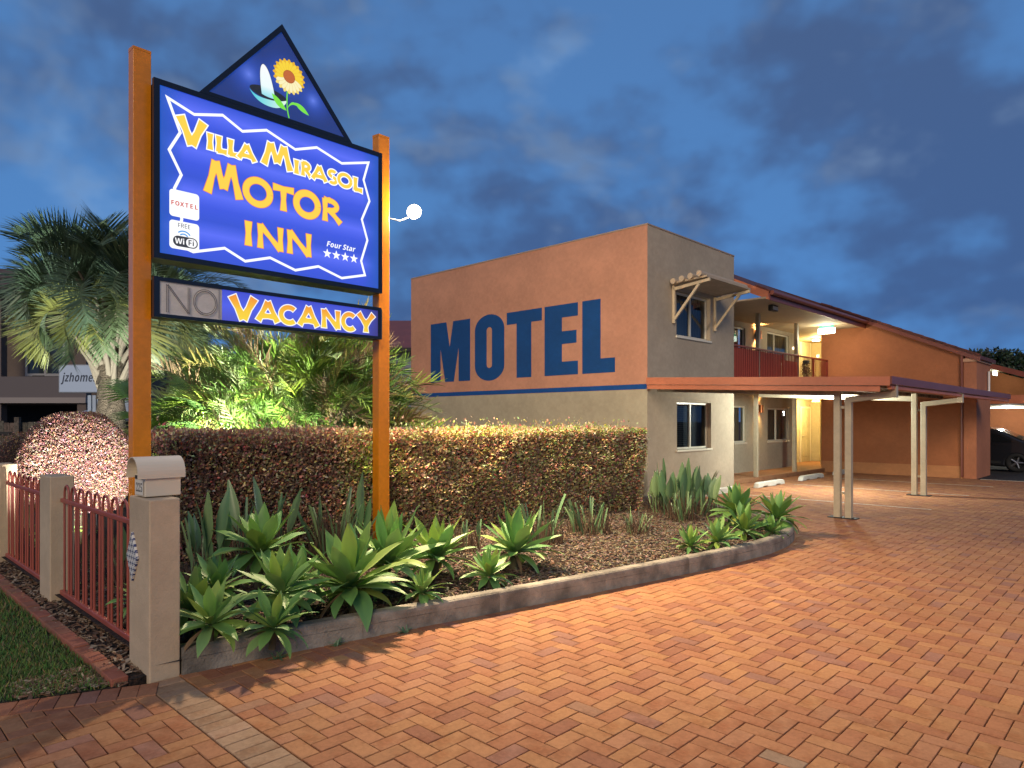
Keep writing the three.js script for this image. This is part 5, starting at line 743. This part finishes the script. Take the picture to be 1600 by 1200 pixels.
{ // estate agent's lightbox sign
  const s = thing('shop_sign', 'white business sign with black lettering and an orange globe behind the palm', 'sign', [4.75, 0, 19.4]); s.rotation.y = -0.80;
  const tex = canvasTex(1024, 512, (c, w, h) => { c.fillStyle = '#b9c2d4'; c.fillRect(0, 0, w, h); c.fillStyle = '#171d2e'; c.font = 'italic bold 210px sans-serif'; c.save(); c.scale(0.82, 1.1); c.fillText('jzhomes', 50, 285); c.restore(); const g = c.createRadialGradient(860, 200, 10, 860, 200, 120); g.addColorStop(0, '#ffd25a'); g.addColorStop(1, '#f08a12'); c.fillStyle = g; c.beginPath(); c.arc(860, 200, 112, 0, 6.3); c.fill(); c.fillStyle = '#b9c2d4'; c.fillRect(720, 205, 300, 22); });
  part('box', box(-0.62, 0.75, 2.42, 3.12, 0.02, 0.22, 0.02), std([0.3, 0.32, 0.36]), s, false); const g = new THREE.PlaneGeometry(1.3, 0.65); g.translate(0.065, 2.77, -0.012); part('sign_face', g, lightbox(tex, 0.42), s, false); part('post', box(0.5, 0.6, 0, 2.42, 0.08, 0.18), M.dark, s, false);
  const h = thing('louvred_hut', 'small pale slatted hut with a sloping white roof below the business sign', 'hut', [5.15, 0, 19.0]); h.rotation.y = -0.80; for (let k = 0; k < 9; k++) part('slat', box(-0.45 + k * 0.115, -0.45 + k * 0.115 + 0.085, 1.7, 2.36, 0, 0.03), std([0.42, 0.50, 0.60]), h, false); part('wall', box(-0.45, 0.6, 0, 2.36, 0.04, 0.1), M.dark, h, false); part('roof', wallU([[-0.5, 1.72], [-0.5, 1.76], [1.2, 2.02], [1.2, 1.98]], -1.15, 1.9), std([0.62, 0.62, 0.62]), h, false);
  // curved pale roof seen under the vacancy panel
  const c = thing('curved_shelter', 'pale curved vehicle-shelter roof seen in the dark beneath the vacancy panel', 'shelter', [7.9, 0, 19.5]); c.rotation.y = -0.80; const arc = []; for (let k = 0; k <= 16; k++) { const a = Math.PI * (0.08 + 0.6 * k / 16); arc.push([Math.cos(a) * 2.6, 1.6 + Math.sin(a) * 2.0]); } const inn = arc.map(([x, y]) => [x * 0.97, y - 0.07]).reverse(); part('roof', wallV([...arc, ...inn], 0, 3), std([0.36, 0.40, 0.47], { roughness: 0.5 }), c, false); for (const x of [-1.6, 2.1]) part('post', box(x, x + 0.09, 0, 2.7, 0.4, 0.49), M.dark, c, false); part('body_panel', box(-1.9, 2.4, 1.0, 1.9, 0.5, 0.56), std([0.30, 0.34, 0.41]), c, false);
}
{ // house beyond, between right post and motel
  const t = thing('gabled_house', 'dark-roofed grey house showing between the right sign post and the motel', 'house', [17.9, 0, 25.2]); t.rotation.y = -0.80; const P = (n, g, m, par = t) => part(n, g, m, par, false);
  P('wall', box(-4, 2.2, 0, 5.0, 0, 6), render_([0.26, 0.29, 0.36])); P('roof', wallU([[-0.6, 4.85], [3, 6.6], [6.6, 4.85]], -4.6, 7.4), M.fascia); P('eaves_board', box(-4.6, 2.8, 4.72, 4.90, -0.62, -0.58), M.dark); const w = sub('window', t); const g = new THREE.PlaneGeometry(1.1, 1.2); g.translate(-0.4, 4.0, 0.02); P('pane', g, std([0.35, 0.42, 0.52], { roughness: 0.1 }), w); P('frame', merge([box(-1.0, 0.2, 3.32, 3.4, -0.04, 0), box(-1.0, 0.2, 4.6, 4.68, -0.04, 0), box(-1.0, -0.94, 3.4, 4.6, -0.04, 0), box(0.14, 0.2, 3.4, 4.6, -0.04, 0)]), M.winFrame, w);
}
{ // second motel block at the far right
  const t = thing('motel_block', 'second motel block with lit balcony and carport at the far right', 'motel', [30, 0, 6]);
  part('gable_wall', wallU([[2.8, 0], [2.8, 2.85], [7.4, 4.5], [7.4, 0]], 37.0, 0.2), M.orange, t); part('roof', wallU([[0.6, 2.15], [0.6, 2.3], [9, 5.3], [9, 5.15]], 30.5, 8), std([0.13, 0.12, 0.12], { map: rep(T.stain, 1) }), t); part('barge_board', wallU([[2.8, 2.9], [2.8, 3.09], [8, 4.96], [8, 4.75]], 30.44, 0.05), M.fascia, t);
  part('rear_wall', wallV(rect(26.06, 37, 0, 3.9), 9.2, 0.2), M.cream, t); part('soffit', box(30.5, 37, 3.86, 3.9, 5.3, 9.2), M.soffit, t); part('balcony_slab', box(26.1, 37, 2.45, 2.65, 6, 9.2), M.beige, t); part('carport_roof', box(27.5, 40, 2.32, 2.4, 2.9, 7.5), M.soffit, t); part('carport_fascia', box(27.45, 27.5, 2.28, 2.56, 2.85, 7.5), M.fasciaOrange, t); part('carport_fascia', box(27.5, 40, 2.28, 2.56, 2.8, 2.85), M.fasciaOrange, t);
  for (const u of [32.2, 36]) { part('post', box(u, u + 0.14, 0, 2.32, 3.6, 3.74), M.postCream, t); part('post', box(u, u + 0.14, 0, 2.32, 3.9, 4.04), M.postCream, t); }
  for (const u of [33.2, 34.9]) part('window', box(u, u + 0.9, 2.9, 3.8, 9.16, 9.199), std([0.9, 0.6, 0.2], { emissive: lin(1, 0.6, 0.15), emissiveIntensity: 0.5 }), t); part('meter_box', box(33.8, 34.0, 1.3, 1.75, 9.1, 9.19), M.dark, t);
  const e = thing('exit_sign', 'far glowing exit sign under the second block balcony soffit', 'exit sign', [35.5, 3.86, 5.6]); part('light_panel', box(35.1, 35.9, 3.66, 3.82, 5.5, 5.56, 0.01), std([0.6, 0.7, 0.65], { emissive: lin(0.7, 1, 0.9), emissiveIntensity: 3 }), e); part('housing', box(35.2, 35.8, 3.82, 3.86, 5.5, 5.56), M.white, e); point(35.4, 3.55, 5.45, [0.95, 1, 0.85], 2.5, 5);
  const f = thing('fluorescent_light', 'far lit fluorescent tube under the second carport', 'tube light', [35, 2.28, 5]); part('tube', box(34.95, 35.05, 2.24, 2.28, 4.4, 5.6, 0.01), std([0.5, 0.5, 0.5], { emissive: lin(0.95, 1, 0.95), emissiveIntensity: 8 }), f); part('batten', box(34.93, 35.07, 2.285, 2.318, 4.35, 5.65), M.white, f); point(35, 2.1, 5, [0.97, 1, 0.9], 11, 6);
}
{ // dark hatchback beyond the orange wing
  const t = thing('parked_car', 'dark grey hatchback parked beyond the orange wing wall', 'car', [28.9, 0, 4.8]);
  const paint = new THREE.MeshPhysicalMaterial({ color: lin(0.022, 0.023, 0.027), roughness: 0.35, metalness: 0.5, clearcoat: 1, clearcoatRoughness: 0.06 }), glass = new THREE.MeshPhysicalMaterial({ color: lin(0.01, 0.012, 0.014), roughness: 0.05, clearcoat: 1 }), rubber = std([0.015, 0.015, 0.015], { roughness: 0.85 });
  const prof = [[2.85, 0.42], [2.78, 0.7], [2.86, 0.9], [3.2, 0.96], [3.6, 1.0], [4.3, 1.34], [4.95, 1.43], [5.6, 1.38], [6.4, 0.98], [7.2, 0.84], [7.4, 0.55], [7.35, 0.32], [7.2, 0.26]];
  const s = new THREE.Shape(); s.moveTo(...prof[0]); s.splineThru(prof.slice(1).map(([a, b]) => new THREE.Vector2(a, b))); s.lineTo(6.85, 0.26); s.absarc(6.49, 0.3, 0.36, 0, Math.PI, false); s.lineTo(4.13, 0.24); s.absarc(3.77, 0.3, 0.36, 0, Math.PI, false); s.closePath();
  const b = new THREE.ExtrudeGeometry(s, { depth: 1.56, bevelEnabled: true, bevelThickness: 0.1, bevelSize: 0.07, bevelSegments: 4, curveSegments: 16 }); b.applyMatrix4(toU(28.12)); part('body', b, paint, t);
  for (const u of [28.005, 29.795]) { part('window', wallU([[3.8, 1.0], [4.35, 1.29], [4.9, 1.36], [4.95, 1.0]], u, 0.012), glass, t); part('window', wallU([[5.03, 1.0], [4.98, 1.36], [5.55, 1.32], [6.2, 1.0]], u, 0.012), glass, t); part('door_handle', box(u, u + 0.02, 0.9, 0.93, 4.25, 4.42, 0.008), paint, t); part('sill_trim', box(u + 0.0, u + 0.012, 0.28, 0.36, 4.2, 6.05), rubber, t); }
  part('rear_window', wallU([[3.62, 1.03], [4.28, 1.36], [4.3, 1.34], [3.66, 1.01]], 28.3, 1.2), glass, t); for (const u of [28.06, 29.5]) part('tail_lamp', box(u, u + 0.28, 0.72, 0.86, 2.76, 2.87, 0.03), std([0.35, 0.01, 0.01], { roughness: 0.2 }), t);
  part('mirror', box(27.86, 28.02, 0.98, 1.1, 5.9, 6.0, 0.03), paint, t);
  for (const v of [3.77, 6.49]) for (const u of [28.1, 29.7]) { const w = sub('wheel', t); const ty = new THREE.TorusGeometry(0.25, 0.085, 10, 28); ty.scale(1, 1, 1.25); ty.rotateY(Math.PI / 2); ty.translate(u, 0.32, -v); part('tyre', ty, rubber, w); const sp = []; for (let k = 0; k < 5; k++) { const a = k * 1.2566; sp.push(rod(new V3(u - 0.05, 0.32, -v), new V3(u - 0.05, 0.32 + Math.sin(a) * 0.2, -v + Math.cos(a) * 0.2), 0.03, 0.025, 6)); } const hub = new THREE.CylinderGeometry(0.05, 0.05, 0.05, 12); hub.rotateZ(Math.PI / 2); hub.translate(u - 0.05, 0.32, -v); const rim = new THREE.TorusGeometry(0.195, 0.018, 8, 28); rim.rotateY(Math.PI / 2); rim.translate(u - 0.05, 0.32, -v); part('rim', merge([...sp, hub, rim]), std([0.45, 0.45, 0.46], { metalness: 0.8, roughness: 0.3 }), w); const disc = new THREE.CylinderGeometry(0.2, 0.2, 0.02, 24); disc.rotateZ(Math.PI / 2); disc.translate(u + 0.02, 0.32, -v); part('brake_disc', disc, M.dark, w); }
  const a = new THREE.PlaneGeometry(40, 26); a.rotateX(-Math.PI / 2); a.translate(44.1, 0.0, 2); const y = structure('rear_yard'); part('asphalt', uvm(a), M.asphalt, y);
}
{ // trees on the skyline at right, power line
  const tree = (u, v, h, w, label) => { const t = thing('broadleaf_tree', label, 'tree', [u, 0, v]); part('trunk', rod(new V3(u, 0, -v), new V3(u, h * 0.62, -v), 0.32, 0.16, 8), M.dark, t); const br = []; for (let k = 0; k < 9; k++) { const a = k * 2.4; br.push(rod(new V3(u, h * rr(0.35, 0.55), -v), new V3(u + Math.cos(a) * w * 0.6, h * rr(0.65, 0.9), -v + Math.sin(a) * w * 0.6), 0.1, 0.03, 5)); } part('limb', merge(br), M.dark, t);
    const cl = []; for (let k = 0; k < 16; k++) { const a = rr(0, 6.28), r = Math.sqrt(rnd()) * w; cl.push([u + Math.cos(a) * r, h * rr(0.62, 0.95), -v + Math.sin(a) * r, rr(0.7, 1.5)]); }
    leafShell('crown', t, 9000, () => { const [x, y, z, s] = pick(cl), n = new V3(rr(-1, 1), rr(-0.8, 1), rr(-1, 1)).normalize(); return [new V3(x + n.x * s, y + n.y * s * 0.7, z + n.z * s), n]; }, () => pick([[0.035, 0.06, 0.025], [0.05, 0.075, 0.03]]), 0.2, 0.42, 0.8); };
  tree(70, 11.5, 7.2, 2.4, 'dark tree on the skyline left of the two at far right'); tree(71, 8.4, 7.5, 2.6, 'dark tree on the skyline at the far right edge');
  const p = thing('power_line', 'thin overhead wire crossing the sky at the far right', 'wire', [45, 6.4, 10]); part('wire', tube([[40, 6.4, 26], [48, 6.0, 14], [52, 5.98, 4], [54, 6.3, -6]], 0.014, 20, 5), M.black, p);
}


scene.traverse((o) => { if (o.isMesh) { o.castShadow = true; o.receiveShadow = true; } });
renderer.render(scene, camera);
